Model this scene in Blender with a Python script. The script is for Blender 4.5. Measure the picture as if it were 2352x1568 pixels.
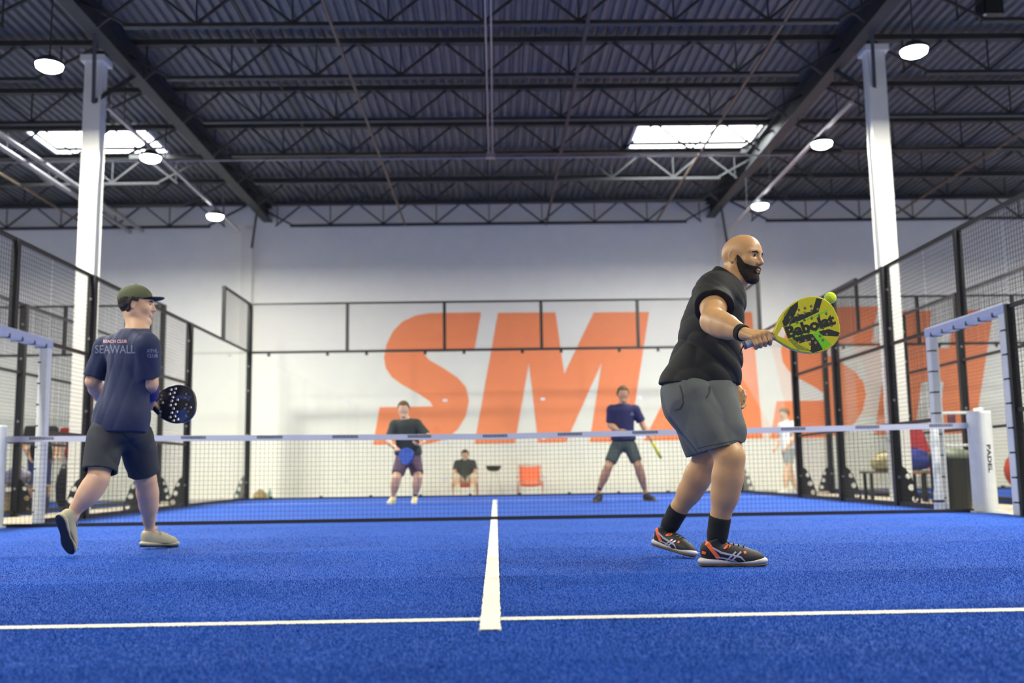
import bpy, math
import numpy as np
from mathutils import Vector, Matrix
PI = math.pi
for o in list(bpy.data.objects): bpy.data.objects.remove(o)
S = bpy.context.scene
COL = S.collection
# ------------------------------------------------------------------ camera, world, exposure
CAM = np.array([0.0243, -10.368, 0.49]); PIT, YAW, ROLL, FPX = 0.12972, 0.01793, -0.01506, 2287.0
def cam_axes():
    cy, sy, cp, sp = math.cos(YAW), math.sin(YAW), math.cos(PIT), math.sin(PIT)
    f = np.array([sy*cp, cy*cp, sp]); r = np.array([cy, -sy, 0.]); u = np.cross(r, f)
    cr, sr = math.cos(ROLL), math.sin(ROLL)
    return cr*r+sr*u, -sr*r+cr*u, f
RT, UP, FW = cam_axes()
def ray(px, py): return FW + RT*(px-1176)/FPX - UP*(py-784)/FPX
def P(px, py, Y):                      # point of the vertical plane y=Y seen at a photo pixel
    d = ray(px, py); return CAM + d*((Y-CAM[1])/d[1])
def G(px, py, Z=0.):                   # point of the level z=Z seen at a photo pixel
    d = ray(px, py); return CAM + d*((Z-CAM[2])/d[2])
cd = bpy.data.cameras.new('camera'); cam = bpy.data.objects.new('camera', cd); COL.objects.link(cam)
cd.sensor_width = 36; cd.lens = FPX*36/2352; cd.clip_end = 200; cd.clip_start = .05
cam.matrix_world = Matrix(((RT[0], UP[0], -FW[0], CAM[0]), (RT[1], UP[1], -FW[1], CAM[1]), (RT[2], UP[2], -FW[2], CAM[2]), (0, 0, 0, 1)))
cd.dof.use_dof = True; cd.dof.focus_distance = 4.9; cd.dof.aperture_fstop = 1.8; cd.dof.aperture_blades = 9
S.camera = cam
w = bpy.data.worlds.new('sky'); S.world = w; w.use_nodes = True
w.node_tree.nodes['Background'].inputs[0].default_value = (.93, .96, 1, 1)
w.node_tree.nodes['Background'].inputs[1].default_value = 26.0
S.view_settings.view_transform = 'Standard'; S.view_settings.look = 'None'; S.view_settings.gamma = 1
S.view_settings.use_curve_mapping = False; S.view_settings.exposure = 0.12
LAMP_W = 275.0
ADDED_LAMP_W = 380.0
# ------------------------------------------------------------------ materials
MATS = {}
def srgb(c):
    c = [x/255. for x in c]
    return [x/12.92 if x <= .04045 else ((x+.055)/1.055)**2.4 for x in c]
def mat(name, rgb, rough=.6, metal=0., noise=0., nscale=20., bump=0., bscale=200., sheen=0., spec=.5, emit=0., coat=0., sss=0.):
    if name in MATS: return MATS[name]
    m = bpy.data.materials.new(name); m.use_nodes = True; nt = m.node_tree; b = nt.nodes['Principled BSDF']
    c = srgb(rgb) + [1]
    b.inputs['Base Color'].default_value = c; b.inputs['Roughness'].default_value = rough; b.inputs['Metallic'].default_value = metal
    b.inputs['Specular IOR Level'].default_value = spec
    if sheen: b.inputs['Sheen Weight'].default_value = sheen; b.inputs['Sheen Roughness'].default_value = .4
    if coat: b.inputs['Coat Weight'].default_value = coat
    if sss: b.inputs['Subsurface Weight'].default_value = sss; b.inputs['Subsurface Radius'].default_value = (.02, .008, .004); b.inputs['Subsurface Scale'].default_value = .6
    tc = nt.nodes.new('ShaderNodeTexCoord')
    if noise:
        n = nt.nodes.new('ShaderNodeTexNoise'); n.inputs['Scale'].default_value = nscale; n.inputs['Detail'].default_value = 4
        nt.links.new(tc.outputs['Object'], n.inputs['Vector'])
        r = nt.nodes.new('ShaderNodeValToRGB'); r.color_ramp.elements[0].position = .3; r.color_ramp.elements[1].position = .7
        r.color_ramp.elements[0].color = [x*(1-noise) for x in c[:3]]+[1]; r.color_ramp.elements[1].color = [min(1, x*(1+noise)) for x in c[:3]]+[1]
        nt.links.new(n.outputs['Fac'], r.inputs['Fac']); nt.links.new(r.outputs['Color'], b.inputs['Base Color'])
    if bump:
        n = nt.nodes.new('ShaderNodeTexNoise'); n.inputs['Scale'].default_value = bscale; n.inputs['Detail'].default_value = 3
        nt.links.new(tc.outputs['Object'], n.inputs['Vector'])
        bm = nt.nodes.new('ShaderNodeBump'); bm.inputs['Strength'].default_value = bump; bm.inputs['Distance'].default_value = .003
        nt.links.new(n.outputs['Fac'], bm.inputs['Height']); nt.links.new(bm.outputs['Normal'], b.inputs['Normal'])
    if emit:
        b.inputs['Emission Color'].default_value = c; b.inputs['Emission Strength'].default_value = emit
    MATS[name] = m; return m
def turf_mat(name, c0, c1, c2, sheen):
    m = bpy.data.materials.new(name); m.use_nodes = True; nt = m.node_tree; b = nt.nodes['Principled BSDF']
    tc = nt.nodes.new('ShaderNodeTexCoord')
    n = nt.nodes.new('ShaderNodeTexNoise'); n.inputs['Scale'].default_value = 150; n.inputs['Detail'].default_value = 5; n.inputs['Roughness'].default_value = .7
    n2 = nt.nodes.new('ShaderNodeTexNoise'); n2.inputs['Scale'].default_value = 1.3; n2.inputs['Detail'].default_value = 4
    for q in (n, n2): nt.links.new(tc.outputs['Object'], q.inputs['Vector'])
    r = nt.nodes.new('ShaderNodeValToRGB')
    r.color_ramp.elements[0].position = .33; r.color_ramp.elements[0].color = srgb(c0)+[1]
    r.color_ramp.elements[1].position = .72; r.color_ramp.elements[1].color = srgb(c2)+[1]
    e = r.color_ramp.elements.new(.52); e.color = srgb(c1)+[1]
    nt.links.new(n.outputs['Fac'], r.inputs['Fac'])
    mx = nt.nodes.new('ShaderNodeMix'); mx.data_type = 'RGBA'; mx.blend_type = 'MULTIPLY'; mx.inputs[0].default_value = .35
    r2 = nt.nodes.new('ShaderNodeValToRGB'); r2.color_ramp.elements[0].position = .3; r2.color_ramp.elements[0].color = (.55, .55, .6, 1)
    r2.color_ramp.elements[1].position = .65
    nt.links.new(n2.outputs['Fac'], r2.inputs['Fac']); nt.links.new(r.outputs['Color'], mx.inputs[6]); nt.links.new(r2.outputs['Color'], mx.inputs[7])
    nt.links.new(mx.outputs[2], b.inputs['Base Color'])
    b.inputs['Roughness'].default_value = .8; b.inputs['Specular IOR Level'].default_value = .2
    b.inputs['Sheen Weight'].default_value = sheen; b.inputs['Sheen Roughness'].default_value = .35; b.inputs['Sheen Tint'].default_value = (.55, .68, 1, 1)
    bm = nt.nodes.new('ShaderNodeBump'); bm.inputs['Strength'].default_value = .8; bm.inputs['Distance'].default_value = .006
    nt.links.new(n.outputs['Fac'], bm.inputs['Height']); nt.links.new(bm.outputs['Normal'], b.inputs['Normal'])
    return m
def glass_mat(name, tint, gloss):
    m = bpy.data.materials.new(name); m.use_nodes = True; nt = m.node_tree; nt.nodes.clear()
    o = nt.nodes.new('ShaderNodeOutputMaterial'); t = nt.nodes.new('ShaderNodeBsdfTransparent'); g = nt.nodes.new('ShaderNodeBsdfGlossy')
    g.inputs['Roughness'].default_value = .02; t.inputs['Color'].default_value = tint
    f = nt.nodes.new('ShaderNodeLayerWeight'); f.inputs['Blend'].default_value = .5
    pw = nt.nodes.new('ShaderNodeMath'); pw.operation = 'POWER'; pw.inputs[1].default_value = 4; nt.links.new(f.outputs['Facing'], pw.inputs[0])
    ma = nt.nodes.new('ShaderNodeMath'); ma.operation = 'MULTIPLY_ADD'; ma.inputs[1].default_value = gloss; ma.inputs[2].default_value = .03; nt.links.new(pw.outputs[0], ma.inputs[0])
    mx = nt.nodes.new('ShaderNodeMixShader'); nt.links.new(ma.outputs[0], mx.inputs[0]); nt.links.new(t.outputs[0], mx.inputs[1]); nt.links.new(g.outputs[0], mx.inputs[2])
    nt.links.new(mx.outputs[0], o.inputs['Surface']); return m
TURF = turf_mat('turf', (0, 44, 132), (4, 78, 188), (66, 138, 226), .16); PILE = turf_mat('turf_pile', (0, 58, 148), (18, 98, 204), (108, 164, 236), .22); GLASS = glass_mat('wall_glass', (.985, .995, .985, 1), .45)
WHITE = mat('wall_paint', (240, 240, 232), .7, noise=.02, nscale=3)
ORANGE = mat('orange_paint', (255, 146, 94), .6, noise=.03, nscale=4)
DECK = mat('deck_metal', (98, 102, 104), .5, .25, noise=.12, nscale=5)
STEEL = mat('joist_paint', (52, 54, 53), .6, .1, noise=.15, nscale=8)
BLACK = mat('black_powdercoat', (26, 28, 30), .45)
WIRE = mat('mesh_wire', (30, 32, 33), .5)
LINE = mat('line_white', (226, 224, 212), .85, noise=.05, nscale=60, bump=.5, bscale=500)
PAD = mat('white_vinyl', (212, 216, 214), .45, noise=.04, nscale=12)
PADBLUE = mat('pale_vinyl', (168, 180, 206), .4, noise=.05, nscale=12)
CONC = mat('concrete', (176, 166, 146), .7, noise=.1, nscale=4)
COLW = mat('column_paint', (226, 226, 218), .5)
PIPE = mat('conduit', (160, 156, 160), .4, .5)
RUST = mat('rusty_rail', (112, 96, 76), .6, .2)
NETC = mat('net_cord', (38, 42, 44), .8)
TAPE = mat('net_tape', (178, 182, 200), .6)
DARK = mat('dark_print', (52, 60, 66), .6)
# ------------------------------------------------------------------ object helpers
def new_mesh(name, V, F, m=None, smooth=False):
    me = bpy.data.meshes.new(name); me.from_pydata([tuple(map(float, v)) for v in V], [], F)
    if m: me.materials.append(m)
    if smooth: me.shade_smooth()
    return me
def link(name, me, parent=None, loc=None, rot=None, label=None, cat=None, group=None, kind=None):
    o = bpy.data.objects.new(name, me); COL.objects.link(o)
    if parent: o.parent = parent
    if loc is not None: o.location = loc
    if rot is not None: o.rotation_euler = rot
    if label: o['label'] = label
    if cat: o['category'] = cat
    if group: o['group'] = group
    if kind: o['kind'] = kind
    return o
def thing(name, label, cat, loc=(0, 0, 0), rot=None, group=None, kind=None):
    return link(name, None, None, loc, rot, label, cat, group, kind)
class MB:
    def __init__(s): s.V = []; s.F = []
    def add(s, V, F):
        n = len(s.V); s.V += [tuple(v) for v in V]; s.F += [tuple(i+n for i in f) for f in F]; return s
    def box(s, lo, hi):
        x0, y0, z0 = lo; x1, y1, z1 = hi
        return s.add([(x0, y0, z0), (x1, y0, z0), (x1, y1, z0), (x0, y1, z0), (x0, y0, z1), (x1, y0, z1), (x1, y1, z1), (x0, y1, z1)],
                     [(0, 3, 2, 1), (4, 5, 6, 7), (0, 1, 5, 4), (1, 2, 6, 5), (2, 3, 7, 6), (3, 0, 4, 7)])
    def bar(s, a, b, w, h=None, up=(0, 0, 1)):
        h = h or w; a = Vector(a); b = Vector(b); d = (b-a).normalized(); up = Vector(up)
        if abs(d.dot(up)) > .99: up = Vector((1, 0, 0))
        x = d.cross(up).normalized(); y = x.cross(d).normalized()
        V = [p + x*(i*w/2) + y*(j*h/2) for p in (a, b) for i, j in ((-1, -1), (1, -1), (1, 1), (-1, 1))]
        return s.add(V, [(0, 1, 2, 3), (7, 6, 5, 4), (0, 4, 5, 1), (1, 5, 6, 2), (2, 6, 7, 3), (3, 7, 4, 0)])
    def tube(s, pts, r, n=8):
        pts = [Vector(p) for p in pts]; rs = r if isinstance(r, (list, tuple)) else [r]*len(pts)
        V = []; F = []; ref = None
        for i, p in enumerate(pts):
            d = (pts[min(i+1, len(pts)-1)]-pts[max(i-1, 0)]).normalized()
            if ref is None: ref = Vector((0, 0, 1)) if abs(d.z) < .9 else Vector((1, 0, 0))
            x = d.cross(ref).normalized(); y = x.cross(d).normalized(); ref = y
            for k in range(n):
                a = 2*PI*k/n; V.append(p + x*(math.cos(a)*rs[i]) + y*(math.sin(a)*rs[i]))
        for i in range(len(pts)-1):
            for k in range(n): F.append((i*n+k, i*n+(k+1) % n, (i+1)*n+(k+1) % n, (i+1)*n+k))
        F.append(tuple(range(n))[::-1]); F.append(tuple((len(pts)-1)*n+k for k in range(n)))
        return s.add(V, F)
    def lathe(s, prof, n=20, c=(0, 0, 0)):
        V = []; F = []
        for r, z in prof:
            for k in range(n): a = 2*PI*k/n; V.append((c[0]+r*math.cos(a), c[1]+r*math.sin(a), c[2]+z))
        for i in range(len(prof)-1):
            for k in range(n): F.append((i*n+k, i*n+(k+1) % n, (i+1)*n+(k+1) % n, (i+1)*n+k))
        F.append(tuple(range(n))[::-1]); F.append(tuple((len(prof)-1)*n+k for k in range(n)))
        return s.add(V, F)
    def mesh(s, name, m=None, smooth=False): return new_mesh(name, s.V, s.F, m, smooth)
def part(name, mb, m, parent, smooth=False, label=None, **k):
    return link(name, mb.mesh(name, m, smooth), parent, label=label, **k)
def bev(o, w=.004, n=2):
    q = o.modifiers.new('bevel', 'BEVEL'); q.width = w; q.segments = n; q.limit_method = 'ANGLE'; return o
def flat_mesh(name, loops, ext, m, bevel=0., res=1):
    cu = bpy.data.curves.new(name, 'CURVE'); cu.dimensions = '2D'; cu.fill_mode = 'BOTH'; cu.extrude = ext; cu.bevel_depth = bevel; cu.bevel_resolution = 1
    for L in loops:
        sp = cu.splines.new('POLY'); sp.points.add(len(L)-1); sp.use_cyclic_u = True
        for i, p in enumerate(L): sp.points[i].co = (p[0], p[1], 0, 1)
    o = bpy.data.objects.new('tmp', cu); me = bpy.data.meshes.new_from_object(o); bpy.data.objects.remove(o); bpy.data.curves.remove(cu)
    me.name = name; me.materials.clear(); me.materials.append(m); return me
def text_mesh(name, body, size, m, ext=.001, offset=0., shear=0., align='CENTER', sx=1.):
    cu = bpy.data.curves.new(name, 'FONT'); cu.body = body; cu.size = size; cu.extrude = ext; cu.offset = offset; cu.shear = shear
    cu.align_x = align; cu.align_y = 'CENTER'; cu.resolution_u = 3
    o = bpy.data.objects.new('tmp', cu); me = bpy.data.meshes.new_from_object(o); bpy.data.objects.remove(o); bpy.data.curves.remove(cu)
    if sx != 1:
        for v in me.vertices: v.co.x *= sx
    me.name = name; me.materials.clear(); me.materials.append(m); return me
def circ(x, y, r, n=14): return [(x+r*math.cos(2*PI*k/n), y+r*math.sin(2*PI*k/n)) for k in range(n)]
def basis(o, X, Y, Z, loc):
    o.matrix_world = Matrix(((X[0], Y[0], Z[0], loc[0]), (X[1], Y[1], Z[1], loc[1]), (X[2], Y[2], Z[2], loc[2]), (0, 0, 0, 1)))
def nrm(v): v = np.array(v, float); return v/np.linalg.norm(v)
# ------------------------------------------------------------------ the building
WY = 12.63; ZD = 6.87; XL, XR, YB = -20., 20., -15.
def struct(name, mb, m, parent=None, **k): return link(name, mb.mesh(name, m), parent, kind='structure' if parent is None else None, **k)
struct('floor', MB().box((XL, YB, -.14), (XR, WY, -.04)), CONC)
struct('wall_back', MB().box((XL-.2, WY, -.1), (XR+.2, WY+.2, 7.2)), WHITE)
SIDEW = mat('side_wall_paint', (222, 220, 208), .8)
struct('wall_left', MB().box((XL-.2, YB, -.1), (XL, WY, 7.2)), SIDEW)
struct('wall_right', MB().box((XR, YB, -.1), (XR+.2, WY, 7.2)), SIDEW)
struct('wall_front', MB().box((XL-.2, YB-.2, -.1), (XR+.2, YB, 7.2)), SIDEW)
# corrugated roof deck with skylight openings
SKY = [(2.78, 5.12, 7.26, 8.86), (-8.6, -6.42, 7.26, 8.86), (14., 16.2, 7.26, 8.86)]
mb = MB(); p = .152
for i in range(int((XR-XL)/p)):
    x = XL+i*p; segs = [(YB, WY)]
    for sx0, sx1, sy0, sy1 in SKY:
        if x+p > sx0 and x < sx1:
            segs = [q for a, b in segs for q in ([(a, min(b, sy0)), (max(a, sy1), b)] if a < sy0 < b else [(a, b)])]
    for a, b in segs:
        xs = [(x, ZD+.045), (x+.025, ZD), (x+.085, ZD), (x+.11, ZD+.045), (x+p, ZD+.045)]
        V = [(q[0], yy, q[1]) for yy in (a, b) for q in xs]
        mb.add(V, [(k, k+5, k+6, k+1) for k in range(4)])
link('ceiling', mb.mesh('ceiling', DECK), kind='structure')
top = MB()
xs = sorted({XL, XR} | {v for s in SKY for v in s[:2]}); ys = sorted({YB, WY} | {v for s in SKY for v in s[2:]})
for a, b in zip(xs, xs[1:]):
    for c, d in zip(ys, ys[1:]):
        if not any(s[0] <= (a+b)/2 <= s[1] and s[2] <= (c+d)/2 <= s[3] for s in SKY): top.box((a, c, ZD+.06), (b, d, ZD+.12))
struct('roof', top, mat('roof_board', (60, 62, 66), .8))
CURB = mat('skylight_curb', (225, 225, 222), .6)
for i, (x0, x1, y0, y1) in enumerate(SKY):
    o = thing('window_%d' % (i+1), None, None, (0, 0, 0), kind='structure')
    m_ = MB()
    for a, b in (((x0-.05, y0-.05), (x1+.05, y0)), ((x0-.05, y1), (x1+.05, y1+.05)), ((x0-.05, y0), (x0, y1)), ((x1, y0), (x1+.05, y1))):
        m_.box((a[0], a[1], ZD+.0), (b[0], b[1], ZD+.45))
    part('curb', m_, CURB, o)
    m_ = MB()
    for t in (1/3., 2/3.): m_.box((x0+(x1-x0)*t-.02, y0, ZD+.40), (x0+(x1-x0)*t+.02, y1, ZD+.44))
    part('glazing_bar', m_, CURB, o)
    L = bpy.data.lights.new('portal', 'AREA'); L.shape = 'RECTANGLE'; L.size = x1-x0; L.size_y = y1-y0; L.cycles.is_portal = True
    lo = link('daylight_portal', L, o, ((x0+x1)/2, (y0+y1)/2, ZD+.47))
# girders, joists
for x in (-16.9, -5.27, 5.2, 16.9):
    m_ = MB().box((x-.10, -12, 6.72), (x+.10, WY, 6.75)).box((x-.10, -12, 6.39), (x+.10, WY, 6.42)).box((x-.012, -12, 6.42), (x+.012, WY, 6.72))
    o = link('trim_girder', m_.mesh('girder', STEEL), kind='structure')
    if abs(x) < 10:
        br = MB()
        for yy in (3.15, 12.3):
            for s_ in (-1, 1):
                if yy+s_*.9 < WY: br.bar((x*1.055, yy, 5.72), (x, yy+s_*.75, 6.42), .05)
        part('knee_brace', br, STEEL, o)
def joist_meshes(L):
    tc = MB().box((0, -.065, 6.74), (L, .065, 6.82)); n = int(L/.61)//2*2; dx = L/n
    bc = MB().box((dx*1.5, -.045, 6.22), (L-dx*1.5, .045, 6.27)); wb = MB()
    for i in range(1, n):
        if i % 2: 
            if i > 1: wb.bar(((i-1)*dx, 0, 6.78), (i*dx+.04, 0, 6.24), .032)
            else: wb.bar((.1, 0, 6.74), (dx*1.6, 0, 6.25), .035)
            if i < n-1: wb.bar(((i+1)*dx, 0, 6.78), (i*dx-.04, 0, 6.24), .032)
            else: wb.bar((L-.1, 0, 6.74), (L-dx*1.6, 0, 6.25), .035)
            wb.bar((i*dx, 0, 6.78), (i*dx, 0, 6.24), .02)
    return tc.mesh('top_chord', STEEL), bc.mesh('bottom_chord', STEEL), wb.mesh('web', STEEL)
ORD = ['against the back wall', 'second from the back wall', 'third from the back wall', 'fourth from the back wall', 'fifth from the back wall',
       'sixth from the back wall', 'seventh from the back wall', 'eighth from the back wall', 'ninth from the back wall', 'tenth from the back wall']
JY = [12.38, 10.56, 8.9, 7.18, 5.43, 3.62, 1.9, .15, -1.6, -3.3]
for x0, x1, wh in ((-16.9, -5.62, 'above the left neighbouring court'), (-5.62, 5.5, 'above the middle court'), (5.5, 16.9, 'above the right neighbouring court')):
    ms = joist_meshes(x1-x0)
    for k, y in enumerate(JY):
        if k == 9 and wh != 'above the middle court': continue
        j = thing('roof_joist', 'dark steel open-web roof joist %s, %s' % (wh, ORD[k]), 'roof joist', (x0, y, 0), group='open-web roof joists')
        for me in ms: link(me.name, me, j)
for k, (x, z, c, w_) in enumerate(((-2.02, 6.25, RUST, .035), (1.28, 6.25, STEEL, .05), (3.85, 6.26, RUST, .035), (-3.4, 6.78, STEEL, .03), (-9.3, 6.25, RUST, .035), (9.3, 6.25, RUST, .035))):
    lab = ['thin rust-brown bridging bar under the joists left of the white conduits', 'dark bridging angle under the joists right of the white conduits',
           'rust-brown bridging bar crossing below the right skylight', 'dark bridging bar running high beneath the deck left of the middle',
           'rust-brown bridging bar over the left neighbouring court', 'rust-brown bridging bar over the right neighbouring court'][k]
    link('bridging_bar', MB().box((x-w_/2, -3, z-w_), (x+w_/2, 12.4, z)).mesh('bridging_bar', c), label=lab, cat='bar')
# conduits
t = thing('ceiling_conduit', 'pair of pale conduits running down the middle of the ceiling to a junction', 'conduit')
part('pipe', MB().tube([(-.035, -3, 6.05), (-.035, 6.7, 6.05)], .013), PIPE, t, True); part('pipe', MB().tube([(.035, -3, 6.05), (.035, 6.7, 6.05)], .013), PIPE, t, True)
part('junction_box', MB().box((-.08, 6.66, 6.0), (.08, 6.78, 6.1)), PIPE, t)
link('cross_conduit', MB().tube([(-11, 6.8, 6.03), (-3.05, 6.8, 6.03), (.0, 6.8, 6.03), (5.4, 6.8, 6.03)], .016).mesh('cross_conduit', PIPE, True), label='thin pale conduit crossing the ceiling from side to side', cat='conduit')
for k, (x, z) in enumerate(((-8.05, 6.05), (-8.33, 6.03))):
    link('roof_pipe', MB().tube([(x, -2, z+.06), (x, 12.2, z+.06)], .045).mesh('roof_pipe', PIPE, True), label=['grey roof pipe at upper left, the one nearer the left column', 'grey roof pipe at upper left, the outer one of the pair'][k], cat='pipe')
# light rails and lamps
LENS = mat('lamp_lens', (255, 255, 245), .5, emit=30.0)
def lamp_parts():
    hs = MB().lathe([(.15, .0), (.168, .01), (.17, .04), (.12, .055), (.1, .09), (.04, .10), (.02, .11)], 24).mesh('housing', mat('lamp_housing', (70, 74, 78), .4, .5), True)
    ln = MB().lathe([(.02, -.075), (.10, -.068), (.145, -.04), (.158, .004)], 24).mesh('lens', LENS, True)
    hk = MB().tube([(0, 0, .10), (0, 0, .14)], .012).mesh('hook', STEEL, True)
    return hs, ln, hk
LP = lamp_parts()
def lamp(x, y, z, label, W=None):
    t = thing('high_bay_lamp', label, 'lamp', (x, y, z), group='round high-bay lamps')
    for me in LP: link(me.name, me, t)
    if not (3.0 < y < 10.4 and abs(x) < 6): part('hanger_rod', MB().tube([(0, 0, .12), (0, 0, 6.88-z)], .01), STEEL, t)
    L = bpy.data.lights.new('lamp_light', 'AREA'); L.shape = 'DISK'; L.size = .32; L.energy = W or LAMP_W; L.color = (1, .965, .85)
    link('lamp_light', L, t, (0, 0, -.085))
for side, x, z, ys in (('left', -5.3, 5.43, (1.2, 4.75, 8.35)), ('right', 5.1, 5.42, (.94, 4.35, 7.95))):
    rl = thing('light_rail', 'long pale rail carrying the %s row of lamps' % side, 'rail')
    part('channel', MB().box((x-.025, 3.0, z+.135), (x+.025, 10.2, z+.175)), PIPE, rl)
    for yy in (3.62, 5.43, 7.18, 8.9): part('hanger_rod', MB().tube([(x, yy, z+.17), (x, yy, 6.25)], .008), STEEL, rl)
    for k, yy in enumerate(ys):
        lamp(x, yy, z, 'glowing round ceiling lamp on the %s rail, %s' % (side, ['nearest and largest', 'the middle one', 'farthest, before the back wall'][k]))
    for k, yy in enumerate((-2.1, -5.6, -9.1)):
        lamp(x, yy, z, 'glowing round ceiling lamp above the near half, %s row, %s' % (side, ['just out of view', 'above the service line', 'behind the camera'][k]))
for x in (-15.5, 15.5):
    for k, yy in enumerate((-5, 1.5, 8.5)): lamp(x, yy, 5.4, 'added out-of-view lamp, lighting the side wall beyond the %s neighbouring court, %s' % ('left' if x < 0 else 'right', ['near end', 'beside the net', 'far end'][k]), ADDED_LAMP_W)  # lamps added out of view to light the left and right walls
# columns and pilasters
for k, (x, y) in enumerate(((-5.6, 3.3), (5.5, 3.15))):
    side = ('left', 'right')[k]
    c = thing('steel_column', 'tall white steel column on the %s behind the court fence' % side, 'column', (x, y, 0))
    part('shaft', MB().box((-.12, -.11, -.04), (.12, -.095, 6.33)).box((-.12, .095, -.04), (.12, .11, 6.33)).box((-.10, -.1, -.04), (.10, .1, 6.33)), COLW, c)
    part('cap_plate', MB().box((-.17, -.16, 6.33), (.17, .16, 6.42)), COLW, c); part('seat_bracket', MB().box((-.35 if x > 0 else -.05, -.08, 6.42), (.05 if x > 0 else .35, .08, 6.5)), STEEL, c)
    part('base_plate', MB().box((-.2, -.2, -.04), (.2, .2, 0)), COLW, c)
for k, x in enumerate((-5.72, 5.45)):
    struct('trim_%d' % (k+1), MB().box((x-.13, WY-.16, -.04), (x+.13, WY, 6.2)), COLW)
# mural painted on the back wall (letters traced as flat paint, 3 mm thick)
MY = WY-.006
def mural(name, loops, lab):
    pts = [[(float(q[0]), float(q[2])) for q in (P(a, b, MY) for a, b in L)] for L in loops]
    me = flat_mesh(name, pts, .003, ORANGE)
    o = link(name, me, None, (0, MY, 0), (PI/2, 0, 0), lab, 'wall letter', 'letters of the orange wall mural'); return o
Sx = [(1105, 717), (985, 719), (955, 724), (925, 738), (903, 760), (888, 790), (882, 820), (886, 845), (900, 866), (920, 882), (955, 903), (990, 928), (996, 933), (870, 935), (857, 1021), (985, 1019), (1025, 1008), (1052, 985), (1070, 955), (1077, 920), (1070, 888), (1050, 866), (1020, 846), (985, 826), (966, 812), (1089, 807)]
Sx = [(1105, 717), (985, 719), (955, 724), (925, 738), (903, 760), (888, 790), (882, 820), (886, 845), (900, 866), (922, 882), (960, 903), (988, 922), (994, 933), (872, 935), (857, 1021), (985, 1019), (1025, 1008), (1052, 985), (1070, 955), (1077, 920), (1070, 888), (1050, 866), (1020, 846), (985, 826), (971, 808), (1089, 806)]
mural('letter_s', [Sx], 'large orange letter S on the back wall, first letter of the word')
mural('letter_m', [[(1144, 718), (1276, 717), (1296, 858), (1364, 717), (1491, 716), (1445, 1014), (1354, 1015), (1382, 833), (1300, 1015), (1236, 1016), (1215, 833), (1183, 1017), (1090, 1019)]], 'large orange letter M on the back wall')
mural('letter_a', [[(1630, 717), (1727, 716), (1752, 1006), (1660, 1008), (1655, 960), (1600, 961), (1575, 1010), (1478, 1012)], [(1625, 880), (1650, 880), (1645, 800)]], 'large orange letter A on the back wall behind the front player')
S2 = [(a+912, b-14) for a, b in Sx]
mural('letter_s', [S2], 'large orange letter S on the back wall, second S beside the right fence')
mural('letter_h', [[(2052, 714), (2140, 713), (2129, 800), (2180, 799), (2192, 712), (2282, 711), (2238, 994), (2155, 996), (2168, 876), (2117, 877), (2100, 998), (2008, 999)]], 'large orange letter H on the back wall seen through the right fence')
# ------------------------------------------------------------------ courts
def turf(x0, x1, y0, y1, lab): return link('artificial_turf', MB().box((x0, y0, -.04), (x1, y1, 0)).mesh('turf', TURF), label=lab, cat='turf')
turf(-5.08, 5.08, -10.05, 10.05, 'blue artificial turf of the padel court in play')
turf(-17.0, -6.9, -10.05, 10.05, 'blue artificial turf of the left neighbouring court')
turf(6.9, 17.0, -10.05, 10.05, 'blue artificial turf of the right neighbouring court')
def line(x0, x1, y0, y1, lab, n=60):
    rng = np.random.RandomState(int(abs(x0*7+y0*13))+3); m_ = MB(); V = []; horiz = (x1-x0) > (y1-y0)
    for i in range(n+1):
        t = i/n; j = rng.uniform(-.0025, .0025, 2)
        if horiz: V += [(x0+(x1-x0)*t, y0+j[0], .0035), (x0+(x1-x0)*t, y1+j[1], .0035)]
        else: V += [(x0+j[0], y0+(y1-y0)*t, .006), (x1+j[1], y0+(y1-y0)*t, .006)]
    F = [(2*i, 2*i+2, 2*i+3, 2*i+1) if horiz else (2*i, 2*i+1, 2*i+3, 2*i+2) for i in range(n)]
    m_.add(V, F).add([(v[0], v[1], .0005) for v in V], [f[::-1] for f in F])
    return link('court_line', m_.mesh('court_line', LINE), label=lab, cat='court line', group='white court lines')
line(-5.0, 5.0, -6.985, -6.915, 'white service line across the near half of the court', 600)
line(-.033, .033, -7.19, 7.17, 'white centre line running away under the net', 400)
line(-5.0, 5.0, 6.92, 6.98, 'white service line on the far half of the court beyond the net')
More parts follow.
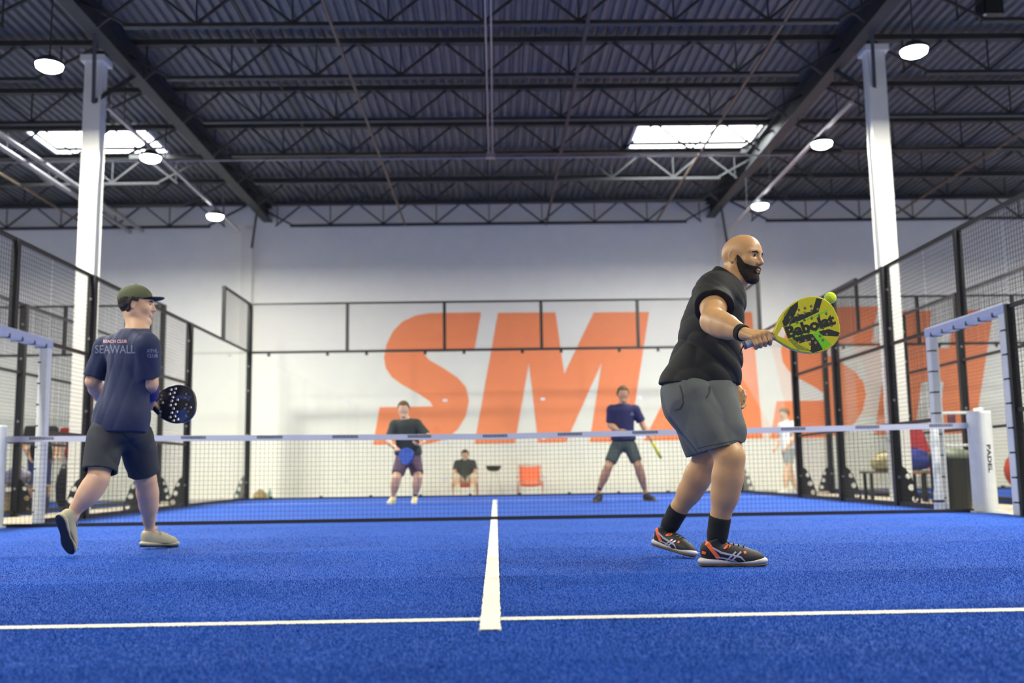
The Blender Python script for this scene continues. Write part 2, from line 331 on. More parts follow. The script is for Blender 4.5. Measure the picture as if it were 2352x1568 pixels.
# turf pile: upright fibres where the camera stands close enough to see them
def pile():
    rng = np.random.RandomState(11); X = []; Y = []
    for d0, d1, dens in ((2.0, 2.7, 46000), (2.7, 3.6, 34000), (3.6, 4.8, 20000), (4.8, 6.5, 10000), (6.5, 8.0, 5200), (8.0, 9.6, 2600), (9.6, 10.3, 1100)):
        w_ = .56*d1+1.3; n = int(dens*(d1-d0)*2*w_*1.0); yy = rng.uniform(d0, d1, n); xx = rng.uniform(-w_, w_, n); k = np.abs(xx) < .54*yy+1.3; X.append(xx[k]); Y.append(yy[k]+CAM[1])
    x = np.concatenate(X); y = np.concatenate(Y); k = np.abs(x) < 5; x = x[k]; y = y[k]; n = len(x)
    on = ((np.abs(x) < .034) & (y > -7.19)) | (np.abs(y+6.95) < .035)
    ht = rng.uniform(.0035, .0078, n); wd = rng.uniform(.0008, .0018, n); a = rng.uniform(0, PI, n); tx = rng.normal(0, .003, n); ty = rng.normal(0, .003, n)
    dx = np.cos(a)*wd; dy = np.sin(a)*wd
    for name, sel, m, lab in (('turf_pile', ~on, PILE, 'short upright blue fibres of the turf pile'), ('line_pile', on, LINE, 'short white fibres of the court lines')):
        q = np.stack([np.stack([x-dx, y-dy, np.zeros(n)], 1), np.stack([x+dx, y+dy, np.zeros(n)], 1), np.stack([x+tx+dx*.3, y+ty+dy*.3, ht], 1)], 1)[sel].reshape(-1, 3); m_n = len(q)//3
        me = bpy.data.meshes.new(name); me.vertices.add(len(q)); me.vertices.foreach_set('co', q.astype(np.float32).ravel()); me.loops.add(len(q)); me.loops.foreach_set('vertex_index', np.arange(len(q), dtype=np.int32))
        me.polygons.add(m_n); me.polygons.foreach_set('loop_start', (np.arange(m_n)*3).astype(np.int32)); me.polygons.foreach_set('loop_total', np.full(m_n, 3, np.int32)); me.update(calc_edges=True); me.materials.append(m)
        link(name, me, label=lab, cat='turf fibre', kind='stuff')
pile()
def wires(m_, axis, fixed, a0, a1, z0, z1, pitch=.05, t=.0031):
    # vertical and horizontal wires of a welded mesh; axis 'y' runs along y at x=fixed
    n = int((a1-a0)/pitch); h = t/2
    def bx(a, b, c, d):
        if axis == 'y': V = [(fixed-h, a, c), (fixed-h, b, c), (fixed-h, b, d), (fixed-h, a, d), (fixed+h, a, c), (fixed+h, b, c), (fixed+h, b, d), (fixed+h, a, d)]
        else: V = [(a, fixed-h, c), (b, fixed-h, c), (b, fixed-h, d), (a, fixed-h, d), (a, fixed+h, c), (b, fixed+h, c), (b, fixed+h, d), (a, fixed+h, d)]
        m_.add(V, [(0, 3, 2, 1), (4, 5, 6, 7), (0, 1, 5, 4), (1, 2, 6, 5), (2, 3, 7, 6), (3, 0, 4, 7)])
    for i in range(1, n): a = a0+(a1-a0)*i/n; bx(a-h, a+h, z0, z1)
    k = int((z1-z0)/pitch)
    for i in range(1, k): z = z0+(z1-z0)*i/k; bx(a0, a1, z-h, z+h)
def gusset():
    L = [[(.03, 0), (.26, 0), (.26, .08), (.17, .34), (.10, .46), (.03, .50)], circ(.13, .36, .035)[::-1], circ(.16, .22, .04)[::-1], circ(.2, .08, .04)[::-1]]
    return flat_mesh('gusset_plate', L, .006, BLACK)
GUS = gusset()
BOLT = MB().lathe([(.018, 0), (.016, .012)], 10).mesh('bolt', PIPE)
def side_fence(x, s, who, near=True):
    """court side enclosure: glass for the last 4 m, mesh between; s=+1 when the outside is towards +x"""
    f = thing('court_fence', 'black steel fence of wire mesh and glass panels, %s' % who, 'fence', (0, 0, 0))
    posts = [(10, 4.), (8, 0), (6, 3.), (4, 3.), (2, 3.)]
    for y, h in posts:
        if h == 0: part('post', MB().box((x-.03, y-.03, 3), (x+.03, y+.03, 4)), BLACK, f); continue
        pw = .05
        q = part('post', MB().box((x-pw, y-.04, -.04), (x+pw, y+.04, h)), BLACK, f)
        link('gusset_plate', GUS, q, (x, y, 0), (PI/2, 0, 0 if s > 0 else PI))
        for zz in (.35, 1.3, 2.2, 2.7): link('bolt', BOLT, q, (x, y-.04, zz), (PI/2, 0, 0))
    rail = MB()
    part('top_rail', MB().box((x-.02, .04, 2.97), (x+.02, 10, 3.01)), BLACK, f)
    part('top_rail', MB().box((x-.02, 8, 3.97), (x+.02, 10, 4.01)), BLACK, f)
    for z in (1.0, 2.0): part('middle_rail', MB().box((x-.02, .86, z-.02), (x+.02, 6, z+.02)), BLACK, f)
    part('bottom_rail', MB().box((x-.025, .86, 0), (x+.025, 10, .05)), BLACK, f)
    m_ = MB(); wires(m_, 'y', x, .86, 6, .05, 3); wires(m_, 'y', x, 8, 10, 3, 4); wires(m_, 'y', x, 0, .86, 2.02, 3)
    part('wire_mesh', m_, WIRE, f)
    for y in (6.04, 8.01): part('glass_panel', MB().box((x-.006, y, .02), (x+.006, y+1.95, 2.96)), GLASS, f)
    if near:
        for y in (-2, -4, -6): part('post', MB().box((x-.05, y-.04, -.04), (x+.05, y+.04, 3)), BLACK, f)
        part('top_rail', MB().box((x-.02, -6, 2.97), (x+.02, .04, 3.01)), BLACK, f)
        for z in (1.0, 2.0): part('middle_rail', MB().box((x-.02, -6, z-.02), (x+.02, -.92, z+.02)), BLACK, f)
        part('post', MB().box((x-.04, -.98, -.04), (x+.04, -.92, 2.02)), BLACK, f)
        m_ = MB(); wires(m_, 'y', x, -6, -.95, .05, 3, .05); wires(m_, 'y', x, -.95, 0, 2.02, 3); part('wire_mesh', m_, WIRE, f)
        part('bottom_rail', MB().box((x-.025, -6, 0), (x+.025, -.92, .05)), BLACK, f)
    return f
side_fence(-5.0, -1, 'left of the court in play'); side_fence(5.0, 1, 'right of the court in play')
side_fence(-6.78, 1, 'of the left neighbouring court', False); side_fence(6.85, -1, 'of the right neighbouring court', False)
def back_fence(x0, x1, who):
    f = thing('back_wall_enclosure', 'glass back wall with a wire mesh strip on top, %s' % who, 'glass wall')
    n = round((x1-x0)/2); d = (x1-x0)/n
    part('top_rail', MB().box((x0, 9.98, 3.97), (x1, 10.02, 4.01)), BLACK, f)
    part('middle_rail', MB().box((x0, 9.97, 2.96), (x1, 10.03, 3.01)), BLACK, f)
    for i in range(n):
        if i: part('post', MB().box((x0+i*d-.03, 9.97, 3.0), (x0+i*d+.03, 10.03, 4.0)), BLACK, f)
        part('glass_panel', MB().box((x0+i*d+.004, 9.994, .03), (x0+(i+1)*d-.004, 10.006, 2.95)), GLASS, f)
        for z in (.35, 1.15, 1.95):
            if i: part('clamp', MB().box((x0+i*d-.045, 9.98, z-.025), (x0+i*d+.045, 9.992, z+.025)), PAD, f)
        for xx in (.4, 1.6): part('hook_bracket', MB().box((x0+i*d+xx-.03, 9.97, 2.9), (x0+i*d+xx+.03, 9.99, 2.97)), BLACK, f)
    part('ground_rail', MB().box((x0, 9.98, 0), (x1, 10.02, .03)), BLACK, f)
    m_ = MB(); wires(m_, 'x', 10, x0, x1, 3.0, 3.98); part('wire_mesh', m_, WIRE, f)
    for i in range(n):
        for xx in (.5, 1.5): part('foot_clip', MB().box((x0+i*d+xx-.03, 9.93, 0), (x0+i*d+xx+.03, 9.99, .06)), BLACK, f)
back_fence(-5, 5, 'of the court in play'); back_fence(-16.78, -6.78, 'of the left neighbouring court'); back_fence(6.85, 16.85, 'of the right neighbouring court')
# padded gate frames beside the net
def gate(x, s, who):
    g = thing('gate_frame', 'pale padded gate frame beside the net post, %s side' % who, 'gate frame')
    for y in (.79, -.87):
        q = part('jamb', MB().box((x-.05, y-.06, 0), (x+.05, y+.06, 2.0)), PAD, g); bev(q, .015)
        for k in range(8): part('strap', MB().box((x-.054, y-.064, .12+k*.235), (x+.02*s, y+.02, .135+k*.235)), DARK, q)
    q = part('lintel', MB().box((x-.06, -.93, 1.93), (x+.06, .85, 2.04)), PADBLUE, g); bev(q, .02)
    for k in range(6): part('strap', MB().box((x-.063, -.75+k*.28, 1.925), (x+.063, -.72+k*.28, 1.97)), DARK, q)
    part('centre_post', MB().box((x-.035, -.035, 2.04), (x+.035, .035, 3.0)), BLACK, g)
gate(5.0, 1, 'right'); gate(-5.0, -1, 'left')
# net
NX = 5.0
def ntop(x): return .88+.045*abs(x)/5
net = thing('court_net', 'black padel net with a white top tape across the court', 'net')
V = []; F = []; n = 80
for i in range(n+1):
    x = -NX+2*NX*i/n; z = ntop(x)
    V += [(x, -.012, z), (x, -.012, z-.058), (x, .012, z-.058), (x, .012, z)]
for i in range(n):
    for k in range(4): a = 4*i+k; b = 4*i+(k+1) % 4; F.append((a, b, b+4, a+4))
tp = part('top_tape', MB().add(V, F), TAPE, net)
pr = MB(); rng = np.random.RandomState(4)
for c in range(-6, 7):
    xc = .02+c*.777; x = xc-.125
    while x < xc+.12:
        wl = rng.uniform(.012, .024); z = ntop(x)-.008; pr.box((x, -.0145, z-.026), (x+wl*.35, -.012, z)); pr.box((x, -.0145, z-.008), (x+wl, -.012, z)); pr.box((x, -.0145, z-.026), (x+wl, -.012, z-.018)); x += wl+.004
part('tape_print', pr, DARK, tp)
m_ = MB(); h = .0012
for i in range(int(2*NX/.044)):
    x = -NX+i*.044; m_.box((x-h, -h, .02), (x+h, h, ntop(x)-.05))
for k in range(19):
    z0 = .03+k*.0445
    for i in range(16):
        xa = -NX+2*NX*i/16; xb = -NX+2*NX*(i+1)/16; sc = lambda xx: z0*(ntop(xx)-.05)/.83
        m_.bar((xa, 0, sc(xa)), (xb, 0, sc(xb)), .0024)
part('net_mesh', m_, NETC, net)
part('bottom_cord', MB().box((-NX, -.014, .0), (NX, .014, .035)), mat('bottom_band', (24, 28, 40), .7), net)
for x, s, side in ((-5.12, -1, 'left'), (5.08, 1, 'right')):
    t = thing('net_post', 'white padded round net post on the %s side line' % side, 'net post', (x, -.02, 0))
    q = part('pad', MB().lathe([(.112, .0), (.122, .02), (.120, 1.02), (.112, 1.04)], 24), PAD, t, False)
    part('foot', MB().box((-.16, -.12, -.01), (.16, .12, .02)), PAD, t)
    tm = text_mesh('lettering', 'PADEL', .062, DARK, .001, .002)
    for v in tm.vertices:
        a = v.co.y/.122 + (.15 if s > 0 else 1.9) ; zz = .55-v.co.x*1.6
        v.co = Vector((math.sin(a)*.1225, -math.cos(a)*.1225, zz))
    link('lettering', tm, t, label='vertical dark lettering')
    if s > 0:
        q = thing('pad_sleeve', 'small white wrapped pole pad between trash bin and net post', 'pad', (4.72, .25, 0))
        part('sleeve', MB().lathe([(.045, .0), (.055, .02), (.05, .2), (.042, .24), (.042, .9), (.03, .92)], 16), PAD, q, True)
        part('band', MB().lathe([(.058, .1), (.058, .125)], 16), DARK, q)
# ------------------------------------------------------------------ implicit-surface modelling (sparse surface nets)
class Shape:
    """smooth union / subtraction / intersection of simple bodies, evaluated in blocks"""
    def __init__(s): s.ops = []
    def cone(s, a, b, ra, rb, k=.02, op='u'): s.ops.append((op, 'c', np.array(a, float), np.array(b, float), ra, rb, k)); return s
    def ball(s, c, r, k=.02, op='u'): return s.cone(c, np.array(c, float)+1e-4, r, r, k, op)
    def ell(s, c, r, A=None, k=.02, op='u'):           # A: rows are the local axes
        s.ops.append((op, 'e', np.array(c, float), np.array(r, float), np.eye(3) if A is None else np.array(A, float), k)); return s
    def box(s, c, r, A=None, rnd=.01, k=.02, op='u'):
        s.ops.append((op, 'b', np.array(c, float), np.array(r, float), np.eye(3) if A is None else np.array(A, float), rnd, k)); return s
    def plane(s, p, n, k=.0): s.ops.append(('i', 'p', np.array(p, float), nrm(n), k)); return s   # keep the side n points away from
    def fn(s, f): s.ops.append(('f', f)); return s
    def sub(s, shape, off=0., k=0.): s.ops.append(('ss', shape, off, k)); return s
    def join(s, shape, k=.02): s.ops.append(('us', shape, 0, k)); return s
    def both(s, shape, off=0., k=0.): s.ops.append(('si', shape, off, k)); return s
    @staticmethod
    def prim(o, p):
        if o[1] == 'c':
            a, b, ra, rb = o[2:6]; ab = b-a; L = ab@ab; t = np.clip(((p-a)@ab)/L, 0, 1)
            return np.linalg.norm(p-a-t[..., None]*ab, axis=-1)-(ra+(rb-ra)*t)
        if o[1] == 'e':
            q = (p-o[2])@o[4].T; k0 = np.linalg.norm(q/o[3], axis=-1); k1 = np.linalg.norm(q/o[3]**2, axis=-1)+1e-9
            return k0*(k0-1)/k1
        if o[1] == 'b':
            q = np.abs((p-o[2])@o[4].T)-(o[3]-o[5]); return np.linalg.norm(np.maximum(q, 0), axis=-1)+np.minimum(q.max(-1), 0)-o[5]
        if o[1] == 'p': return (p-o[2])@o[3]
    def ev(s, p, cen, rad):                              # p (B,M,3)
        d = np.full(p.shape[:2], .5)
        for o in s.ops:
            t = o[0]
            if t in ('u', 's'):
                if o[1] == 'c': c = (o[2]+o[3])/2; R = np.linalg.norm(o[2]-o[3])/2+max(o[4], o[5])
                else: c = o[2]; R = np.linalg.norm(o[3]) if o[1] == 'b' else o[3].max()
                m = np.linalg.norm(cen-c, axis=1) < R+rad+o[-1]+.12
                if not m.any(): continue
                q = Shape.prim(o, p[m]); e = d[m]; k = o[-1]
                if t == 'u':
                    if k > 0: h = np.maximum(k-np.abs(e-q), 0)/k; r = np.minimum(e, q)-h*h*k*.25
                    else: r = np.minimum(e, q)
                else:
                    q = -q
                    if k > 0: h = np.maximum(k-np.abs(e-q), 0)/k; r = np.maximum(e, q)+h*h*k*.25
                    else: r = np.maximum(e, q)
                d[m] = r
            elif t == 'i':
                q = Shape.prim(o, p); k = o[-1]
                if k > 0: h = np.maximum(k-np.abs(d-q), 0)/k; d = np.maximum(d, q)+h*h*k*.25
                else: d = np.maximum(d, q)
            elif t == 'f': d = o[1](p, d)
            elif t == 'us':
                q = o[1].ev(p, cen, rad); k = o[3]; h = np.maximum(k-np.abs(d-q), 0)/k; d = np.minimum(d, q)-h*h*k*.25
            elif t in ('ss', 'si'):
                q = o[1].ev(p, cen, rad)+o[2]; q = -q if t == 'ss' else q; k = o[3]
                if k > 0: h = np.maximum(k-np.abs(d-q), 0)/k; d = np.maximum(d, q)+h*h*k*.25
                else: d = np.maximum(d, q)
        return d
    def bounds(s):
        lo = np.full(3, 1e9); hi = -lo
        for o in s.ops:
            if o[0] == 'us': a_, b_ = o[1].bounds(); lo = np.minimum(lo, a_+.02); hi = np.maximum(hi, b_-.02); continue
            if o[0] != 'u': continue
            if o[1] == 'c': pts = np.array([o[2]-o[4], o[2]+o[4], o[3]-o[5], o[3]+o[5]])
            else: R = np.linalg.norm(o[3]) if o[1] == 'b' else o[3].max(); pts = np.array([o[2]-R, o[2]+R])
            lo = np.minimum(lo, pts.min(0)); hi = np.maximum(hi, pts.max(0))
        return lo-.02, hi+.02
    def project(s, pts, d, off=.0015, n=30):              # march points along d onto the surface
        p = np.array(pts, float); d = np.array(d, float); d = d/np.linalg.norm(d, axis=-1, keepdims=True)
        for _ in range(n):
            q = s.ev(p[:, None, :], p, .01)[:, 0]; p = p+d*(np.clip(q-off, -.05, .05)*.8)[:, None]
        return p
def nets(shape, h, lo=None, hi=None):
    n = 6
    if lo is None: lo, hi = shape.bounds()
    bs = n*h; nb = np.maximum(1, np.ceil((np.array(hi)-lo)/bs)).astype(int)
    g = np.stack(np.meshgrid(*[np.arange(k) for k in nb], indexing='ij'), -1).reshape(-1, 3)
    cen = lo+(g+.5)*bs; rad = bs*.87
    keep = np.zeros(len(g), bool)
    for i in range(0, len(g), 20000):
        keep[i:i+20000] = np.abs(shape.ev(cen[i:i+20000, None, :], cen[i:i+20000], rad)[:, 0]) < rad*1.75
    g = g[keep]; cen = cen[keep]
    N = nb*n+2; ax = np.arange(n+1)
    off = np.stack(np.meshgrid(ax, ax, ax, indexing='ij'), -1)
    ids_all = []; pos_all = []; eds = []
    for i in range(0, len(g), 1500):
        gg = g[i:i+1500]; base = gg*n
        idx = base[:, None, None, None, :]+off[None]; p = lo+idx*h
        d = shape.ev(p.reshape(len(gg), -1, 3), cen[i:i+1500], rad).reshape(len(gg), n+1, n+1, n+1)
        ng = d < 0
        c = [d[:, a:n+a, b:n+b, e:n+e] for a in (0, 1) for b in (0, 1) for e in (0, 1)]
        sg = sum((q < 0).astype(int) for q in c); act = (sg > 0) & (sg < 8)
        bi, ci, cj, ck = np.nonzero(act)
        if len(bi) == 0: continue
        cv = np.stack([q[act] for q in c], 1)
        crn = np.array([(a, b, e) for a in (0, 1) for b in (0, 1) for e in (0, 1)], float)
        sm = np.zeros((len(bi), 3)); cnt = np.zeros(len(bi))
        for a in range(8):
            for b in range(a+1, 8):
                if np.abs(crn[a]-crn[b]).sum() != 1: continue
                m = (cv[:, a] < 0) != (cv[:, b] < 0); t = cv[m, a]/(cv[m, a]-cv[m, b])
                sm[m] += crn[a]+t[:, None]*(crn[b]-crn[a]); cnt[m] += 1
        cell = base[bi]+np.stack([ci, cj, ck], 1)
        pos_all.append(lo+(cell+sm/cnt[:, None])*h); ids_all.append(cell)
        for axn in range(3):
            sl0 = [slice(None)]+[slice(0, n)]*3; sl1 = list(sl0); sl1[axn+1] = slice(1, n+1)
            A = ng[tuple(sl0)]; B = ng[tuple(sl1)]; m = A != B
            e = np.nonzero(m); eds.append((axn, base[e[0]]+np.stack(e[1:], 1), A[m]))
    if not ids_all: return np.zeros((0, 3)), np.zeros((0, 4), int)
    cell = np.concatenate(ids_all)+1; pos = np.concatenate(pos_all)
    key = lambda c: (c[:, 0]*(N[1]+2)+c[:, 1])*(N[2]+2)+c[:, 2]
    k = key(cell); o = np.argsort(k); k = k[o]; pos = pos[o]; Q = []
    for axn, e, inside in eds:
        u, v = [(1, 2), (2, 0), (0, 1)][axn]; qs = []; ok = np.ones(len(e), bool)
        for a, b in ((0, 0), (1, 0), (1, 1), (0, 1)):
            c = e.copy()+1; c[:, u] -= a; c[:, v] -= b; kk = key(c); ix = np.searchsorted(k, kk); ix = np.minimum(ix, len(k)-1)
            ok &= k[ix] == kk; qs.append(ix)
        q = np.stack(qs, 1); q[~inside] = q[~inside][:, ::-1]; Q.append(q[ok])
    return pos, np.concatenate(Q)
def sdf_mesh(name, shape, h, m, smooth=True):
    V, Q = nets(shape, h)
    me = bpy.data.meshes.new(name); me.vertices.add(len(V)); me.vertices.foreach_set('co', V.astype(np.float32).ravel())
    me.loops.add(len(Q)*4); me.loops.foreach_set('vertex_index', Q.astype(np.int32).ravel())
    me.polygons.add(len(Q)); me.polygons.foreach_set('loop_start', (np.arange(len(Q))*4).astype(np.int32))
    me.polygons.foreach_set('loop_total', np.full(len(Q), 4, np.int32)); me.update(calc_edges=True); me.validate()
    me.materials.append(m)
    if smooth: me.shade_smooth()
    return me
# ------------------------------------------------------------------ people
def lerp(a, b, t): return np.array(a, float)*(1-t)+np.array(b, float)*t
def axes_from(F, U):
    F = nrm(F); L = nrm(np.cross(nrm(U), F)); U = np.cross(F, L); return F, L, U       # forward, left, up
def head_shape(sh, o, F, U, s, face=True, neck=None, nr=.06):
    F, L, U = axes_from(F, U); A = np.array([F, L, U])
    Lc = lambda x, y, z: o+s*(F*x+L*y+U*z)
    e = lambda c, r, k=.02, op='u': sh.ell(Lc(*c), np.array(r)*s, A, k*s, op)
    e((.003, 0, .040), (.100, .077, .086)); e((-.038, 0, .022), (.066, .070, .070), .03)
    e((.048, 0, -.018), (.054, .057, .086), .03)
    for y in (-1, 1):
        sh.cone(Lc(-.002, y*.050, -.045), Lc(.070, y*.018, -.100), .026*s, .019*s, .03*s)
        sh.ball(Lc(.062, y*.038, -.018), .028*s, .02*s)
        if face: sh.cone(Lc(.093, y*.012, .036), Lc(.074, y*.050, .034), .011*s, .010*s, .012*s)
    sh.ball(Lc(.080, 0, -.100), .022*s, .02*s)
    if face:
        for y in (-1, 1): sh.ell(Lc(.106, y*.032, .014), np.array((.016, .019, .013))*s, A, .012*s, 's')
        sh.cone(Lc(.096, 0, .022), Lc(.119, 0, -.020), .008*s, .0115*s, .012*s)
        for y in (-1, 1): sh.ball(Lc(.106, y*.012, -.024), .0095*s, .008*s)
        sh.cone(Lc(.100, -.015, -.054), Lc(.100, .015, -.054), .0065*s, .0065*s, .006*s)
        sh.cone(Lc(.097, -.014, -.066), Lc(.097, .014, -.066), .0075*s, .0075*s, .006*s)
        sh.cone(Lc(.113, -.018, -.0602), Lc(.113, .018, -.0602), .0035*s, .0035*s, .004*s, 's')
    for y in (-1, 1):
        Ae = np.array([nrm(F*.95-y*L*.3), nrm(L*.95+y*F*.3), U])
        sh.ell(Lc(-.008, y*.081, .004), np.array((.021, .0075, .033))*s, Ae, .006*s)
        sh.ell(Lc(-.004, y*.090, .006), np.array((.011, .007, .020))*s, Ae, .006*s, 's')
        sh.ball(Lc(-.004, y*.080, -.024), .009*s, .006*s)
    if neck is not None:
        sh.cone(Lc(-.022, 0, -.055), neck, .054*s, nr, .03)
        sh.cone(Lc(.018, 0, -.070), lerp(neck, Lc(.02, 0, -.2), .25), .036*s, .045*s, .03)
    return Lc, A
def finger(sh, pts, r0=.0095, r1=.0075, k=.003):
    for i in range(len(pts)-1):
        n = len(pts)-1; sh.cone(pts[i], pts[i+1], r0+(r1-r0)*i/n, r0+(r1-r0)*(i+1)/n, k)
def relaxed_hand(sh, wr, D, N, T, s=1., curl=.5, spread=1.):
    """wr wrist, D along the hand, N palm side, T thumb side"""
    D = nrm(D); N = nrm(N); T = nrm(T); pc = wr+D*.05*s
    for i, t in enumerate((.030, .010, -.010, -.029)):
        sh.cone(wr+T*t*.6*s+D*.01*s, wr+D*(.088-.006*abs(i-1))*s+T*t*s, .016*s, .0125*s, .012*s)
    for i, (t, ln) in enumerate(((.031, .072), (.011, .080), (-.010, .074), (-.030, .058))):
        c = curl*(1+.12*i); p = wr+D*(.092-.006*abs(i-1))*s+T*t*s; pts = [p-D*.01*s]; a = c*.4
        for q in (.42, .32, .26):
            p = p+(D*math.cos(a)+N*math.sin(a)+T*t*1.5*spread)*ln*q*s; pts.append(p); a += c*1.0
        finger(sh, pts, .0098*s, .0078*s)
    p = wr+D*.022*s+T*.026*s; pts = [p, p+(D*.5+T*.75+N*.25)*.036*s, p+(D*1.25+T*1.05+N*.55)*.036*s, p+(D*2.0+T*1.05+N*1.0)*.034*s]
    finger(sh, pts, .013*s, .0088*s, .008)
def grip_hand(sh, wr, H, B, N, s=1., hr=.017):
    """fist on a handle: H centre of the grip, B along the handle towards the index finger, N back-of-knuckle direction (outwards from the wrist over the handle)"""
    B = nrm(B); N = nrm(N-B*(N@B)); W = nrm(wr-H); Uh = nrm(np.cross(B, N)); 
    if Uh@W < 0: Uh = -Uh                                  # towards the wrist side
    for i, t in enumerate((.036, .013, -.010, -.031)):
        c = H+B*t*s; q = 1-.06*i
        mcp = c+Uh*.026*s+N*.012*s; pip = c+N*(hr+.014)*s*q-Uh*.008*s; dip = c-Uh*(hr+.010)*s+N*.006*s; tip = c-Uh*(hr*.5)*s-N*(hr+.004)*s
        sh.cone(wr+B*t*.45*s, mcp, .0165*s, .0130*s, .014*s)
        finger(sh, [mcp, pip, dip, tip], .0110*s, .0085*s, .003)
        sh.ball(mcp+N*.003*s, .0125*s, .005)
    p = wr+B*.018*s-N*.01*s; finger(sh, [p, H+B*.045*s+Uh*.018*s-N*.014*s, H+B*.066*s+Uh*.006*s+N*.002*s, H+B*.070*s-Uh*.012*s+N*(hr*.7)*s], .0145*s, .0095*s, .008)
def limb(sh, a, b, r, k=.03):
    """r: radii spread along a-b"""
    n = len(r)-1
    for i in range(n): sh.cone(lerp(a, b, i/n), lerp(a, b, (i+1)/n), r[i], r[i+1], k)
def leg(sh, hip, kn, an, s=1., m=1., back=None):
    limb(sh, hip, kn, [.088*m, .082*m, .066*m, .056*m*1.0], .04)
    limb(sh, kn, an, [.055*m, .053*m, .044*m, .036*s, .034*s], .04)
    d = nrm(an-kn); bk = np.cross(d, np.cross(nrm(kn-hip), d)); bk = back if back is not None else bk
    bk = nrm(bk-d*(bk@d)); c = lerp(kn, an, .33)+bk*.018*m; L = np.linalg.norm(an-kn)
    A = np.array([d, bk, np.cross(d, bk)]); sh.ell(c, (.33*L, .046*m, .050*m), A, .06)
    sh.ball(kn-bk*.012*m, .048*m, .02); sh.ball(an+bk*.01, .036*s, .02)
def folds(amp, dirs, seed=0, warp=1.):
    rng = np.random.RandomState(seed); W = [(nrm(np.array(d)+rng.normal(0, .12, 3)), f, rng.uniform(0, 6), rng.normal(0, 1, 3)) for d, f in dirs]
    def f(p, d):
        a = 0
        for v, fr, ph, wv in W:
            u = p@v*fr+ph+warp*(1.3*np.sin(p@wv*9+ph)+.8*np.sin(p@(wv[::-1])*17))
            a = a+(1-np.abs(np.sin(u)))**1.5
        return d+amp*(a/len(W)-.35)
    return f
def shoe(parent, an, heel, toe, up, s, m_up, m_sole, m_out, h=.004, name='shoe', deco=None, label=None):
    """heel, toe: ends of the sole line (bottom); up: sole normal"""
    F = nrm(toe-heel); U = nrm(up-F*(up@F)); L = np.cross(U, F); A = np.array([F, L, U]); ln = np.linalg.norm(toe-heel); k = ln/.30
    Q = lambda x, y, z: heel+F*x*k+L*y*k+U*z*k*1.12
    def outline(sh, z, hz, g):
        for x, y, r in ((.045, 0, .036), (.12, .0, .033), (.2, .004, .044), (.245, .002, .040)): sh.ell(Q(x, y, z), np.array(((.055 if x < .3 else .05)+g, r+g, hz))*k, A, .02*k)
        return sh
    up_ = Shape()
    up_.ell(Q(.045, 0, .055), np.array((.046, .040, .055))*k, A, .02)
    up_.cone(Q(.055, 0, .075), Q(.235, 0, .036), .034*k, .028*k, .03); up_.ell(Q(.205, .002, .032), np.array((.085, .045, .036))*k, A, .03)
    up_.ell(Q(.13, 0, .045), np.array((.09, .038, .05))*k, A, .03)
    up_.cone(Q(.050, 0, .08), Q(.060, 0, .118), .042*k, .050*k, .02)
    up_.plane(Q(0, 0, .022), -U, .004); up_.plane(Q(.05, 0, .108), nrm(U*1.0-F*.35), .008)
    o = link(name, sdf_mesh(name, up_, h, m_up), parent, label=label)
    so = Shape(); outline(so, .024, .022, .004); so.plane(Q(0, 0, .010), -U, .002); so.plane(Q(0, 0, .040), U, .006)
    so.fn(lambda p, d: np.maximum(d, ((p-heel)@U)/k-(.034+.012*np.cos(((p-heel)@F)/k*18))))
    link('midsole', sdf_mesh('midsole', so, h, m_sole), o)
    ou = Shape(); outline(ou, .008, .010, .002); ou.plane(Q(0, 0, 0), -U, .001); ou.plane(Q(0, 0, .011), U, .001)
    link('outsole', sdf_mesh('outsole', ou, h, m_out), o)
    lc = MB()
    for i in range(5):
        x = .105+i*.022; a = Q(x, -.022, .085-i*.0095); b = Q(x+.008, .022, .083-i*.0095); pts = up_.project([lerp(a, b, t) for t in np.linspace(0, 1, 7)], -U, .002*k)
        lc.tube(pts, .0028*k, 6)
    for s_ in (-1, 1): lc.tube([Q(.105, 0, .09), Q(.118, s_*.02, .102), Q(.128, s_*.034, .092), Q(.12, s_*.045, .078)], .002*k, 6)
    link('laces', lc.mesh('laces', m_up if deco is None else MATS['lace_black'], True), o)
    return o, up_, Q, (F, L, U, k)
def strip(parent, name, sh, pts, wd, d, m, off=.0018, seg=8, label=None):
    """band of width wd laid on shape sh: centre line pts projected along d"""
    P_ = np.array(pts, float); t = np.linspace(0, len(P_)-1, seg*(len(P_)-1)+1); C_ = np.array([[np.interp(v, range(len(P_)), P_[:, j]) for j in range(3)] for v in t])
    d = nrm(d) if d is not None else (C_-CAM)/np.linalg.norm(C_-CAM, axis=1)[:, None]
    tan = np.gradient(C_, axis=0); sd = np.cross(tan, d); sd /= np.linalg.norm(sd, axis=1)[:, None]+1e-9
    W_ = wd if not isinstance(wd, (list, tuple)) else np.interp(t, range(len(wd)), wd)[:, None]
    rows = [sh.project(C_+sd*W_*q, d, off) for q in (-.5, 0, .5)]
    V = np.stack(rows, 1).reshape(-1, 3); F = []
    for i in range(len(C_)-1):
        for j in (0, 1): a = 3*i+j; F.append((a, a+1, a+4, a+3))
    return link(name, new_mesh(name, V, F, m, True), parent, label=label)
